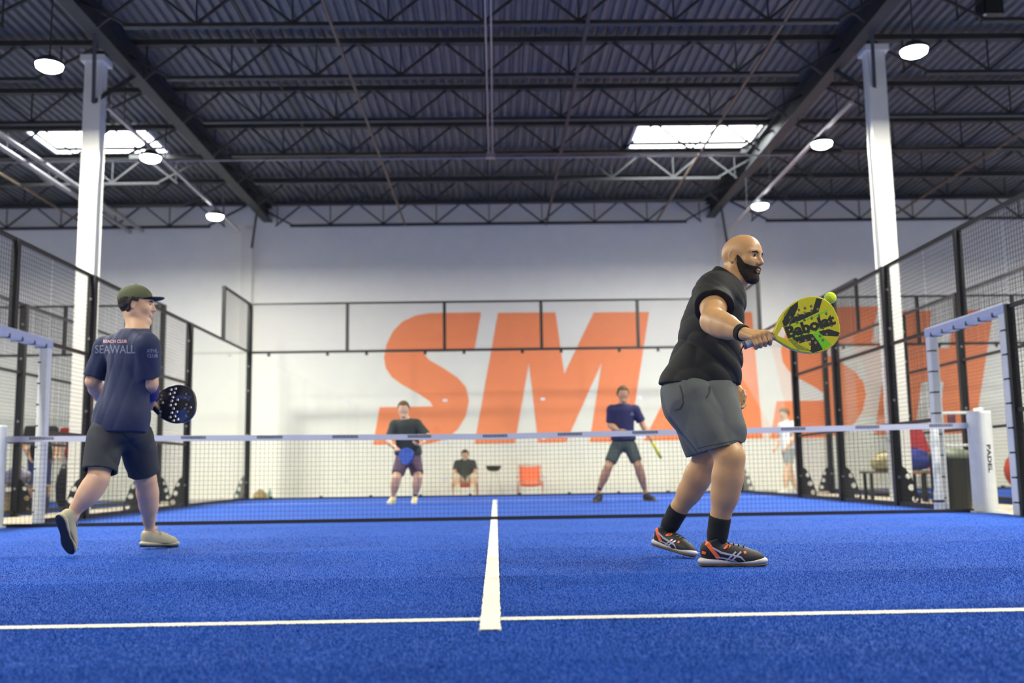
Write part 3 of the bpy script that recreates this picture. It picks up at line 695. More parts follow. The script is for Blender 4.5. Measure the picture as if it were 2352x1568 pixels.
def decal_text(parent, name, sh, body, size, c, X, Y, d, m, label=None, offset=0., sx=1., cut=.02, off=.0025):
    me = text_mesh(name, body, size, m, 0, offset, 0, sx=sx)
    import bmesh
    bm = bmesh.new(); bm.from_mesh(me); bmesh.ops.subdivide_edges(bm, edges=[e for e in bm.edges if e.calc_length() > cut], cuts=2, use_grid_fill=True); bmesh.ops.triangulate(bm, faces=bm.faces); bm.to_mesh(me); bm.free()
    co = np.array([v.co for v in me.vertices]); pts = np.array(c)+co[:, :1]*nrm(X)+co[:, 1:2]*nrm(Y); d = pts-CAM if d is None else d; pts = sh.project(pts, d, off)
    me.vertices.foreach_set('co', pts.astype(np.float32).ravel()); me.update()
    return link(name, me, parent, label=label)
# ------------------------------------------------------------------ paddles
def pip(pts, poly):
    x, y = pts[:, 0], pts[:, 1]; ins = np.zeros(len(pts), bool); n = len(poly)
    for i in range(n):
        x0, y0 = poly[i]; x1, y1 = poly[(i+1) % n]
        if y0 == y1: continue
        c = ((y0 > y) != (y1 > y)) & (x < (x1-x0)*(y-y0)/(y1-y0)+x0); ins ^= c
    return ins
PROF = [(-.172, .016), (-.160, .030), (-.145, .048), (-.115, .080), (-.08, .104), (-.04, .123), (0, .131), (.04, .129), (.075, .117), (.10, .098), (.118, .073), (.128, .045), (.133, .0)]
POUT = [(x, y) for x, y in PROF] + [(x, -y) for x, y in PROF[-2::-1]]
def poly_sd(poly):
    A = np.array(poly); B = np.roll(A, -1, 0)
    def f(q):
        sh = q.shape[:-1]; q = q.reshape(-1, 2); best = np.full(len(q), 1e9)
        for a, b in zip(A, B):
            ab = b-a; t = np.clip(((q-a)@ab)/(ab@ab+1e-12), 0, 1); best = np.minimum(best, np.hypot(*(q-a-t[:, None]*ab).T))
        ins = pip(q, poly); return np.where(ins, -best, best).reshape(sh)
    return f
def paddle(label, cen, X, Y, Z, h, mats, holes, regions, grip_m, group=None, hr=.0066):
    """cen: centre of the hitting face; X points to the tip, Z to the viewer; mats[0] is the base colour"""
    t = thing('padel_racket', label, 'racket', group=group)
    f2 = poly_sd(POUT); tri = [(-.150, 0), (-.118, .028), (-.116, -.028)]; f3 = poly_sd(tri)
    s = Shape(); s.box((-.02, 0, 0), (.16, .14, .022), rnd=.002, k=0)
    def body(p, d):
        q = f2(p[..., :2])+.004; z = np.abs(p[..., 2])-.0145; e = np.minimum(np.maximum(q, z), 0)+np.hypot(np.maximum(q, 0), np.maximum(z, 0))-.004
        e = np.maximum(e, .006-f3(p[..., :2])) if h < .005 else e
        for x, y in holes: e = np.maximum(e, hr-np.hypot(p[..., 0]-x, p[..., 1]-y))
        return e
    s.fn(body)
    me = sdf_mesh('head', s, h, mats[0])
    for m in mats[1:]: me.materials.append(m)
    n = len(me.polygons); c = np.zeros(n*3, np.float32); me.polygons.foreach_get('center', c); c = c.reshape(-1, 3); mi = np.zeros(n, np.int32)
    face = c[:, 2] > .016
    for k, poly in regions: mi[face & pip(c[:, :2], poly)] = k
    me.polygons.foreach_set('material_index', mi)
    o = link('head', me, t)
    g = MB().tube([(-.16, 0, 0), (-.18, 0, 0), (-.2, 0, 0), (-.29, 0, 0), (-.305, 0, 0), (-.31, 0, 0)], [.016, .0165, .0165, .017, .019, .019], 10)
    q = link('grip', g.mesh('grip', grip_m, True), t)
    th = MB().tube([(-.168, .012, 0), (-.145, .032, 0)], .009).tube([(-.168, -.012, 0), (-.145, -.032, 0)], .009)
    basis(t, X, Y, Z, cen); return t
HOLES = []
for y, xs_ in ((.082, (-.03, .0, .03)), (.062, (-.075, -.04, -.008, .025, .058)), (.03, (-.09, -.055, -.02, .015, .05, .085)), (-.028, (-.09, -.055, -.02, .015, .05, .09)), (-.06, (-.072, -.04, -.008, .025, .06)), (-.082, (-.03, .0, .032))):
    HOLES += [(x, y) for x in xs_]
# ------------------------------------------------------------------ the front player
SKN = mat('skin_tan', (194, 150, 104), .45, noise=.06, nscale=14, sss=.12)
SKL = mat('skin_light', (214, 172, 140), .5, noise=.04, nscale=14, sss=.12)
EYEW = mat('eye_white', (150, 140, 132), .4); IRIS = mat('iris', (34, 24, 18), .2); BROW = mat('brow_hair', (34, 28, 24), .8)
BEARD = mat('beard_hair', (42, 34, 28), .9, noise=.35, nscale=60, bump=.6, bscale=350)
LIP = mat('lip', (132, 88, 74), .7)
BLK = mat('black_jersey', (22, 23, 24), .8, noise=.08, nscale=9, sheen=.0, bump=.15, bscale=700)
GREY = mat('grey_twill', (84, 88, 88), .85, noise=.06, nscale=10, bump=.2, bscale=600)
GREYD = mat('grey_seam', (50, 54, 58), .85)
SOCK = mat('black_sock', (22, 23, 24), .9, bump=.4, bscale=300)
SHB = mat('shoe_black', (30, 32, 32), .6, bump=.3, bscale=400); mat('lace_black', (26, 28, 30), .8)
SOLE = mat('shoe_sole', (212, 206, 196), .6); GUM = mat('gum_sole', (96, 74, 42), .7); OR = mat('shoe_orange', (255, 110, 50), .5); SIL = mat('shoe_silver', (188, 182, 200), .35, .3)
def eyes(par, Lc, s, A):
    for y in (-1, 1):
        m = MB().lathe([(1e-4, -.012*s)]+[(.012*s*math.sin(a), -.012*s*math.cos(a)) for a in np.linspace(.3, PI-.3, 7)]+[(1e-4, .012*s)], 12)
        q = link('eye', m.mesh('eye', EYEW, True), par); q.location = Lc(.0838, y*.0315, .0135)
        m = MB().lathe([(.0072*s, 0), (.006*s, .0015*s), (1e-4, .0022*s)], 12); i = link('iris', m.mesh('iris', IRIS, True), q)
        F = nrm(A[0]); i.rotation_mode = 'QUATERNION'; i.rotation_quaternion = Vector((0, 0, 1)).rotation_difference(Vector(F)); i.location = Vector(F*.0106*s)
        b = MB().tube([Lc(.1015, y*.013, .028), Lc(.1005, y*.028, .033), Lc(.088, y*.050, .028)], [.0036*s, .0050*s, .0028*s], 6); link('eyebrow', b.mesh('eyebrow', BROW, True), par)
def sleeve(sh, a, L_, r0, r1, ri):
    q = Shape(); q.cone(sh-a*.01, sh+a*(L_+.03), r0, r1, .02); q.plane(sh+a*L_, a, .003); q.sub(Shape().cone(sh+a*(L_-.04), sh+a*(L_+.08), ri-.01, ri+.006, 0), 0, .004); return q
def front_player():
    t = thing('person', 'bald bearded man in black shirt and grey shorts reaching out with a yellow racket', 'person', group=None)
    pel = P(1606, 900, -5.12); neck = P(1680, 645, -5.14)
    shR, elR, wrR = P(1640, 672, -5.33), P(1637, 738, -5.58), P(1709, 766, -5.79)
    shL, elL, wrL = P(1668, 678, -4.95), P(1668, 795, -4.76), P(1690, 888, -4.84)
    hpR, hpL = P(1604, 925, -5.22), P(1600, 925, -5.0)
    knR, anR = P(1676, 1046, -5.36), P(1651, 1240, -5.43)
    knL, anL = P(1622, 1052, -4.90), P(1545, 1226, -4.70)
    FEET = []
    heel = G(1610, 1301); toe = heel+nrm(np.array([1, -.08, 0]))*.33; up = np.array([0, 0, 1.]); f0 = nrm(toe-heel); anR = heel+f0*.088+up*.155; FEET.append((heel, toe, up, anR))
    heel = P(1500, 1253, -4.62); toe = heel+np.array([.2, -.2, 0]); toe[2] = .004; toe = heel+nrm(toe-heel)*.285; toe[2] = max(toe[2], 0.0); up = np.array([.2, 0, 1.]); f0 = nrm(toe-heel); u0 = nrm(up-f0*(up@f0)); anL = heel+f0*.085+u0*.145; FEET.append((heel, toe, up, anL))
    Fh = np.array([math.cos(.78), -math.sin(.78), -.14]); ho = P(1703, 595, -5.17); s = 1.04
    up_t = nrm(neck-pel); lat = nrm(np.array([-.12, 1, 0])); F, L, U = axes_from(np.cross(lat, up_t), up_t); A = np.array([F, L, U])
    B = Shape()
    Lc, HA = head_shape(B, ho, Fh, (.03, 0, 1), s, True, neck, .062)
    B.ell(P(1644, 705, -5.14), (.125, .185, .17), A, .05); B.ell(P(1630, 790, -5.13), (.15, .165, .16), A, .05); B.ell(P(1604, 880, -5.11), (.15, .165, .14), A, .05)
    B.cone(neck, P(1655, 672, -5.15), .07, .10, .05)
    limb(B, shR, elR, [.068, .062, .057], .03); limb(B, elR, wrR, [.054, .060, .053, .038, .031], .03)
    limb(B, shL, elL, [.066, .055, .047], .03); limb(B, elL, wrL, [.046, .047, .036, .028], .03)
    leg(B, hpR, knR, anR, 1.15, 1.18); leg(B, hpL, knL, anL, 1.15, 1.14)
    # racket frame first: the hand closes on its grip
    ax = nrm(P(1926, 728, -5.85)-P(1708, 793, -5.83)); Zn = nrm(-FW+RT*-.18+UP*.05); Zn = nrm(Zn-ax*(Zn@ax)); Yn = np.cross(Zn, ax)
    cen = P(1859, 748, -5.855)
    H = cen-ax*.235
    grip_hand(B, wrR, H, ax, -FW, 1.0, .0165)
    relaxed_hand(B, wrL, P(1705, 935, -4.88)-wrL, np.array([-.8, -.4, -.2]), np.array([.5, -.8, .1]), 1.0, .75)
    bo = link('body', sdf_mesh('body', B, .0042, SKN), t)
    eyes(t, Lc, s, HA)
    # beard: a thin layer over jaw, chin and upper lip
    Hh = Shape(); head_shape(Hh, ho, Fh, (.03, 0, 1), s, True, neck, .062)
    Be = Shape(); Be.ops = list(Hh.ops)
    def bf(p, d):
        q = (p-ho)@HA.T/s; x, y, z = q[..., 0], np.abs(q[..., 1]), q[..., 2]
        top = np.interp(x, [-.02, .018, .028, .06, .085, .13], [-.04, .012, .006, -.030, -.040, -.040])
        reg = z-top; reg = np.maximum(reg, .016-x+np.maximum(0, -(z+.03))*.35); reg = np.maximum(reg, -.138-z)
        lips = np.sqrt(((x-.104)/.022)**2+(y/.022)**2+((z+.061)/.0115)**2)-1; reg = np.maximum(reg, -lips*.01)
        soul = np.sqrt(((x-.10)/.02)**2+((y-.02)/.010)**2+((z+.078)/.008)**2)-1
        return np.maximum(d-.0035-.001*np.sin(x*900)*np.sin(z*800), reg*s)
    Be.fn(bf); link('beard', sdf_mesh('beard', Be, .003, BEARD), t)
    m = MB().tube(Hh.project([Lc(.125, y, -.0605-.06*y*y) for y in np.linspace(-.02, .02, 7)], -HA[0], .001), .0030*s, 6); link('lips', m.mesh('lips', LIP, True), t)
    # shirt
    C = Shape()
    C.ell(P(1646, 702, -5.14), (.140, .205, .165), A, .05); C.ell(P(1632, 760, -5.13), (.160, .190, .17), A, .06); C.ell(P(1628, 820, -5.12), (.175, .185, .15), A, .06)
    C.ell(P(1604, 880, -5.11), (.208, .20, .17), np.array([[1, 0, 0], [0, 1, 0], [0, 0, 1.]]), .08)
    C.cone(neck, P(1652, 672, -5.15), .076, .12, .06)
    C.cone(P(1655, 672, -5.05), shL, .10, .085, .05); C.join(sleeve(shL, nrm(elL-shL), .17, .084, .080, .066), .03)
    a_r = nrm(elR-shR); C.cone(P(1655, 668, -5.2), shR, .09, .085, .05); C.join(sleeve(shR, a_r, .165, .088, .094, .078), .03)
    C.fn(folds(.010, [((1, 0, .55), 16), ((.6, 0, .9), 26), ((.2, .8, .5), 22)], 3, .6))
    C.plane(P(1604, 884, -5.1), (-.03, 0, -1), .004)
    hem = Shape().ell(P(1604, 900, -5.11), (.185, .182, .05)); C.sub(hem, 0, .01)
    C.cone(neck-U*.08, P(1671, 633, -5.14), .088, .074, .03); cu = Shape().cone(neck-U*.04, neck+U*.12+F*.02, .064, .070, 0); C.sub(cu, 0, .006); C.plane(P(1677, 639, -5.15), np.array([.70, 0, .71]), .008)
    a_r = nrm(elR-shR); C.cone(P(1655, 668, -5.2), shR, .09, .085, .05); C.join(sleeve(shR, a_r, .165, .088, .094, .078), .03)
    C.fn(folds(.010, [((1, 0, .55), 16), ((.6, 0, .9), 26), ((.2, .8, .5), 22)], 3, .6))
    C.plane(P(1604, 884, -5.1), (-.03, 0, -1), .004)
    hem = Shape().ell(P(1604, 900, -5.11), (.185, .182, .05)); C.sub(hem, 0, .01)
    C.cone(neck-U*.08, P(1671, 633, -5.14), .088, .074, .03); cu = Shape().cone(neck-U*.04, neck+U*.12+F*.02, .064, .070, 0); C.sub(cu, 0, .006); C.plane(P(1677, 639, -5.15), np.array([.70, 0, .71]), .008)
    ax_l = nrm(elL-shL); sl = Shape()
    C.fn(lambda p, d: np.where(((p-shL)@ax_l > .17) & (np.linalg.norm(p-lerp(shL, elL, .7), axis=-1) < .14) & ((p@L-shL@L) > .0), np.maximum(d, (p-shL)@ax_l-.17), d))
    sh_o = link('shirt', sdf_mesh('shirt', C, .0055, BLK), t)
    # shorts
    D = Shape()
    D.ell(P(1604, 895, -5.11), (.195, .185, .13), None, .05)
    D.cone(P(1598, 925, -5.20), P(1665, 1045, -5.35), .148, .090, .05); D.cone(P(1594, 925, -5.02), P(1618, 1050, -4.92), .145, .092, .05)
    D.cone(P(1640, 905, -5.2), P(1674, 990, -5.3), .11, .09, .05); D.cone(P(1580, 930, -5.1), P(1625, 1010, -5.1), .13, .10, .05)
    D.fn(folds(.015, [((1, 0, .30), 17), ((.7, .2, .7), 13), ((.9, .3, -.2), 23)], 8, .5))
    aR = nrm(P(1667, 1045, -5.35)-P(1625, 925, -5.2)); D.plane(P(1650, 1031, -5.2), nrm(np.array([.22, -.05, -1])), .004)
    for a, b, r in ((P(1655, 1010, -5.3), P(1680, 1070, -5.38), .084), (P(1612, 1020, -4.95), P(1622, 1080, -4.9), .078)): D.sub(Shape().cone(a, b, r, r+.006, 0), 0, .004)
    D.plane(P(1604, 868, -5.1), (0, 0, 1), .01)
    so = link('shorts', sdf_mesh('shorts', D, .0055, GREY), t)
    V_ = None
    strip(so, 'pocket_seam', D, [P(1561, 884, -5.6), P(1567, 905, -5.6), P(1569, 925, -5.6), P(1562, 938, -5.6), P(1550, 942, -5.6)], .006, V_, GREYD, .002, 8)
    strip(so, 'fly_seam', D, [P(1631, 886, -5.6), P(1630, 900, -5.6), P(1623, 913, -5.6)], .008, V_, GREYD, .002, 8)
    strip(so, 'hem_seam', D, [P(1600, 1030, -5.6), P(1625, 1024, -5.6), P(1660, 1017, -5.6), P(1694, 1010, -5.6)], .003, V_, GREYD, .0015, 8)
    # wristband, socks, shoes
    d = nrm(wrR-elR); c = lerp(elR, wrR, .93); W = Shape(); W.cone(c-d*.02, c+d*.016, .041, .040, 0).plane(c-d*.018, -d).plane(c+d*.016, d)
    link('wristband', sdf_mesh('wristband', W, .004, SOCK), t)
    for kn, an, q in ((knR, anR, .76), (knL, anL, .76)):
        K = Shape(); limb(K, lerp(kn, an, q-.03), an, [.054, .051, .048, .046], .02); dd = nrm(an-kn); K.plane(lerp(kn, an, q), -dd, .004)
        K.cone(an, an+dd*.035, .050, .044, .02)
        link('sock', sdf_mesh('sock', K, .005, SOCK), t)
    for side in (0, 1):
        heel, toe, up, an = FEET[side]
        o, sh, Q, (sf, sl_, su, k) = shoe(t, an, heel, toe, up, 1., SHB, SOLE, GUM, .0038, deco='black')
        d = sl_                                             # project from the camera-side face inwards
        sd = -1; q = lambda x, z: Q(x, -.12, z)
        strip(o, 'orange_strap', sh, [q(.022, .098), q(.032, .092), q(.05, .066), q(.078, .034)], [.022, .024, .018, .02], d, OR, .002)
        strip(o, 'heel_tab', sh, [q(.004, .060), q(.02, .056)], .014, d, OR, .002)
        strip(o, 'lace_tab', sh, [q(.10, .074), q(.122, .084), q(.134, .088)], [.006, .018, .008], d, OR, .002)
        strip(o, 'lace_tab', sh, [q(.190, .058), q(.202, .060)], .012, d, OR, .002)
        strip(o, 'silver_stripe', sh, [q(.048, .080), q(.09, .058), q(.14, .048), q(.175, .040), q(.195, .022)], [.007, .011, .009, .009, .004], d, SIL, .0025)
        strip(o, 'silver_stripe', sh, [q(.06, .040), q(.10, .036), q(.15, .024), q(.175, .012)], [.005, .007, .006, .004], d, SIL, .0025)
        for x in (.155, .178): strip(o, 'silver_stripe', sh, [q(x, .062), q(x-.02, .046), q(x-.045, .026)], .008, d, SIL, .003)
    # racket
    YEL = mat('racket_yellow', (206, 198, 26), .35, coat=.3); RB = mat('racket_black', (36, 42, 42), .4); RG = mat('racket_green', (120, 210, 30), .4); RO = mat('racket_olive', (140, 146, 40), .5, noise=.4, nscale=160); RE = mat('racket_edge', (232, 214, 40), .3)
    reg = [(3, [(-.125, .02), (-.10, .085), (-.06, .112), (-.06, .04)]), (3, [(-.12, -.03), (-.09, -.09), (-.03, -.118), (-.02, -.06)]),
           (1, [(-.118, .028), (-.118, .055), (-.06, .108), (-.02, .122), (-.03, .09), (-.06, .06), (-.105, .030)]),
           (1, [(-.10, .030), (-.06, .060), (.03, .062), (.065, .112), (.09, .100), (.055, .048), (-.02, .036)]),
           (1, [(-.10, -.030), (-.02, -.036), (.005, -.042), (.03, -.122), (-.03, -.124), (-.06, -.085)]),
           (1, [(.02, -.036), (.075, -.040), (.118, -.070), (.105, -.085), (.04, -.062)]),
           (0, [(-.085, -.062), (-.02, -.068), (-.035, -.11)]), (0, [(-.05, .07), (.0, .075), (.03, .115), (-.01, .118)]),
           (2, [(-.005, -.038), (.025, -.036), (.05, -.085), (.065, -.112), (.02, -.122), (.012, -.085)]),
           (2, [(-.09, .022), (.10, .048), (.10, .040), (-.09, .014)]), (2, [(-.09, -.026), (.11, -.018), (.11, -.028), (-.09, -.034)])]
    GR = mat('racket_grip', (150, 160, 168), .6, noise=.1, nscale=40)
    r = paddle('yellow racket with black bands held out by the bald man', cen, ax, Yn, Zn, .0021, [YEL, RB, RG, RO], HOLES, reg, GR)
    tm = text_mesh('lettering', 'Babolat', .069, RB, .0006, .0034, 0, sx=1.1)
    link('lettering', tm, r, (-.004, -.004, .0192), label='black lettering across the yellow face')
    gm = flat_mesh('butt_cap', [circ(0, 0, .02, 16)], .004, mat('butt_blue', (52, 74, 110), .5)); o = link('butt_cap', gm, r, (-.312, 0, 0), (0, PI/2, 0))
    ld = MB().tube([(-.315, 0, 0), (-.33, -.01, .01), (-.345, -.03, .01), (-.335, -.04, 0)], .003, 6); link('wrist_cord', ld.mesh('wrist_cord', MATS['lace_black'], True), r)
front_player()
bl = thing('padel_ball', 'bright yellow-green ball flying just behind the tip of the yellow racket', 'ball', P(1907, 684, -5.05))
mb = MB().lathe([(1e-4, -.0325)]+[(.0325*math.sin(a), -.0325*math.cos(a)) for a in np.linspace(.15, PI-.15, 15)]+[(1e-4, .0325)], 24)
part('felt', mb, mat('ball_felt', (214, 240, 20), .9, noise=.08, nscale=300, bump=.6, bscale=900, sheen=.4), bl, True)
sm = MB().tube([Vector((.0322*math.cos(a)*math.cos(.45*math.sin(2*a)), .0322*math.sin(a)*math.cos(.45*math.sin(2*a)), .0322*math.sin(.45*math.sin(2*a)))) for a in np.linspace(0, 2*PI, 41)], .0011, 5)
part('seam', sm, mat('ball_seam', (225, 235, 200), .8), bl, True)
bl.rotation_euler = (.6, .3, .4)
# ------------------------------------------------------------------ the left player, seen from behind
NAVY = mat('navy_jersey', (38, 46, 78), .85, noise=.06, nscale=8, sheen=.1, bump=.15, bscale=700)
CHAR = mat('charcoal_shorts', (44, 48, 56), .8, noise=.06, nscale=8, bump=.15, bscale=600)
CAPM = mat('olive_cap', (84, 90, 66), .85, bump=.2, bscale=500); CAPD = mat('cap_underside', (34, 32, 46), .8)
HAIR = mat('dark_hair', (38, 32, 28), .8, noise=.3, nscale=50, bump=.8, bscale=250)
TAUPE = mat('taupe_shoe', (168, 162, 136), .8, bump=.3, bscale=400); TSOLE = mat('cream_sole', (190, 184, 152), .7); DSOLE = mat('dark_sole', (30, 34, 46), .7)
PRINT = mat('shirt_print', (116, 124, 146), .8); PRINTR = mat('shirt_print_red', (190, 150, 158), .8); PURP = mat('purple_band', (66, 56, 120), .7)
def generic(label, J, sz, h, mats, opt, group=None):
    """a whole dressed figure from world-space joints. J: dict of joints, mats: skin shirt shorts shoe sole hair"""
    t = thing('person', label, 'person', group=group); s = sz; m = opt.get('mass', 1.)
    up_t = nrm(J['neck']-J['pel']); Lx = nrm(J['shL']-J['shR']); F, L, U = axes_from(np.cross(Lx, up_t), up_t); A = np.array([F, L, U])
    B = Shape(); Lc, HA = head_shape(B, J['head'], J['Fh'], J.get('Uh', (0, 0, 1)), opt.get('hs', 1.)*s, h < .007, J['neck'], .056*s)
    pt = lambda f, a=0, l=0: lerp(J['pel'], J['neck'], f)+F*a+L*l
    sw = np.linalg.norm(J['shL']-J['shR'])/2
    B.ell(pt(.72, .0), np.array((.105*m, sw*.88, .17))*s, A, .05); B.ell(pt(.35, .01), np.array((.100*m, .135*m, .17))*s, A, .05); B.ell(pt(.0), np.array((.105*m, .15*m, .13))*s, A, .05)
    B.cone(J['neck'], pt(.85), .060*s, .085*s, .05)
    for q in 'LR':
        sh, el, wr = J['sh'+q], J['el'+q], J['wr'+q]
        limb(B, sh, el, [.055*s*m, .050*s*m, .043*s*m], .03); limb(B, el, wr, [.042*s*m, .044*s*m, .034*s, .027*s], .03)
        hd = J.get('hand'+q)
        if hd is None: relaxed_hand(B, wr, nrm(wr-el), nrm(J['neck']-el+U*-.2) if True else F, F, s, .6)
        elif hd[0] == 'grip': grip_hand(B, wr, hd[1], hd[2], hd[3], s, .016)
        else: relaxed_hand(B, wr, hd[1], hd[2], hd[3], s, hd[4])
        leg(B, J['hp'+q], J['kn'+q], J['an'+q], s, m*s)
        B.ball(J['an'+q]-np.array((0, 0, .02)), .034*s, .02)
    link('body', sdf_mesh('body', B, h, mats['skin']), t)
    if h < .007: eyes(t, Lc, opt.get('hs', 1.)*s, HA)
    # shirt
    C = Shape(); b = opt.get('belly', 1.)
    C.ell(pt(.74), np.array((.125*m, sw*.98, .17))*s, A, .05); C.ell(pt(.45, .01), np.array((.125*m*b, .165*m*b, .2))*s, A, .06)
    C.ell(pt(.05), np.array((.152*m*b, .196*m*b, .22))*s, A, .07); C.cone(J['neck']+U*.0, pt(.86), .070*s, .11*s, .05)
    for q in 'LR':
        sh, el = J['sh'+q], J['el'+q]; a = nrm(el-sh); C.cone(pt(.86), sh, .09*s, .078*s, .05); C.join(sleeve(sh, a, opt.get('slv', .19)*s, .078*s, .074*s, .062*s), .03)
    if h < .009: C.fn(folds(.012*s, opt.get('folds', [((1, .2, .2), 15), ((.8, .2, .5), 24)]), 11, opt.get('warp', 1.)))
    C.plane(J['pel']+U*opt.get('hem', -.07)*s, -np.array((0, 0, 1.)) if not opt.get('hemU') else -U, .004); C.sub(Shape().ell(J['pel']+U*(opt.get('hem', -.07)-.02)*s, np.array((.12*m*b, .165*m*b, .05))*s, A), 0, .01)
    C.sub(Shape().cone(J['neck']-U*.04*s, J['neck']+U*.12*s, .052*s, .070*s, 0), 0, .008); C.plane(J['neck']+U*.015*s, nrm(U-F*.2), .01)
    so = link('shirt', sdf_mesh('shirt', C, h*1.25, mats['shirt']), t)
    # shorts or trousers
    D = Shape(); lg = opt.get('legs', 'short'); D.ell(J['pel']-U*.03*s, np.array((.125*m*b, .165*m*b, .12))*s, A, .05)
    for q in 'LR':
        hp, kn, an = J['hp'+q], J['kn'+q], J['an'+q]; fr = opt.get('short', .8)
        if lg == 'short': D.cone(lerp(hp, kn, .1), lerp(hp, kn, fr+.06), .106*s*m, opt.get('hemr', .088)*s*m, .05)
        else: D.cone(hp, kn, .105*s*m, .078*s, .05); D.cone(kn, an, .075*s, .062*s, .03)
    if h < .009: D.fn(folds(.010*s, [((1, .2, .3), 16), ((.6, .3, -.6), 18)], 12))
    if lg == 'short':
        for q in 'LR':
            hp, kn = J['hp'+q], J['kn'+q]; a = nrm(kn-hp); e_ = lerp(hp, kn, opt.get('short', .8))
            def cut2(p, d, e_=e_, a=a):
                u = (p-e_)@a; r_ = np.linalg.norm(p-e_-u[..., None]*a, axis=-1); return np.where(r_ < .16*s, np.maximum(d, np.maximum(u, np.where(u > -.04, (opt.get('hemr', .088)-.013)*s*m-r_, -1))), d)
            D.fn(cut2)
    D.plane(J['pel']+U*.06*s, U, .01)
    sh_ = link('shorts' if lg == 'short' else 'trousers', sdf_mesh('shorts', D, h*1.25, mats['shorts']), t)
    shoes = []
    for q in 'LR':
        heel, toe, upv = J['foot'+q]; shoes.append(shoe(t, J['an'+q], heel, toe, upv, s, mats['shoe'], mats['sole'], mats.get('out', mats['sole']), max(h*.9, .004)))
    hk = opt.get('hair', 'short')
    if hk:
        H_ = Shape(); hs = opt.get('hs', 1.)*s; head_shape(H_, J['head'], J['Fh'], J.get('Uh', (0, 0, 1)), hs, False)
        def hf(p, d):
            q = (p-J['head'])@HA.T/hs; x, y, z = q[..., 0], np.abs(q[..., 1]), q[..., 2]
            line = np.interp(x, [-.1, -.03, -.01, .02, .03, .07, .1], [-.06, -.05, .03, .02, .045, .075, .07]); th = .008+.010*np.clip(z/.12, 0, 1)+.003*np.sin(x*160)*np.sin(y*140+z*90)
            return np.maximum(np.maximum(d-th*hs, (line-z)*hs), (z-.05)*hs if opt.get('cap') else -1)
        H_.fn(hf); link('hair', sdf_mesh('hair', H_, max(h, .004), mats['hair']), t)
    return t, dict(shirt=C, shorts=D, so=so, sh=sh_, A=A, Lc=Lc, HA=HA, shoes=shoes)
def cap(parent, Lc, HA, s, m, mu, h):
    F, L, U = HA; K = Shape(); K.ell(Lc(-.012, 0, .052), np.array((.112, .090, .092))*s, HA, 0)
    K.fn(lambda p, d: np.maximum(d, -((p-Lc(0, 0, .038))@nrm(U+F*-.10)))); o = link('cap', sdf_mesh('cap', K, h, m), parent)
    V = []; F_ = []; n = 14
    for lay, (dz, shr) in enumerate(((.003, 1), (-.003, 1))):
        for j in range(5):
            for i in range(n+1):
                a = -1.25+2.5*i/n; r = lerp([.096, .078], [.172, .082], j/4); x = r[0]*math.cos(a) if j == 0 else .092*math.cos(a)*(1-j/4)+(.06+.115*math.cos(a*.9))*j/4
                y = r[1]*math.sin(a)*.98; V.append(Lc(x-.002, y, .046+dz-.16*y*y/.08*.9+.02*(j/4)))
    N_ = n+1
    for lay in (0, 1):
        for j in range(4):
            for i in range(n): a = lay*5*N_+j*N_+i; q = (a, a+1, a+1+N_, a+N_); F_.append(q if lay == 0 else q[::-1])
    for i in range(n): a = 4*N_+i; F_.append((a, a+1, a+1+5*N_, a+5*N_))
    me = new_mesh('brim', V, F_, m, True); me.materials.append(mu)
    for p in me.polygons: p.material_index = 1 if 4*n <= p.index < 8*n else 0
    link('brim', me, o); bt = MB().lathe([(.007, 0), (.006, .005), (1e-4, .007)], 10); q = link('button', bt.mesh('button', m, True), o); q.location = Lc(-.012, 0, .143)
    return o
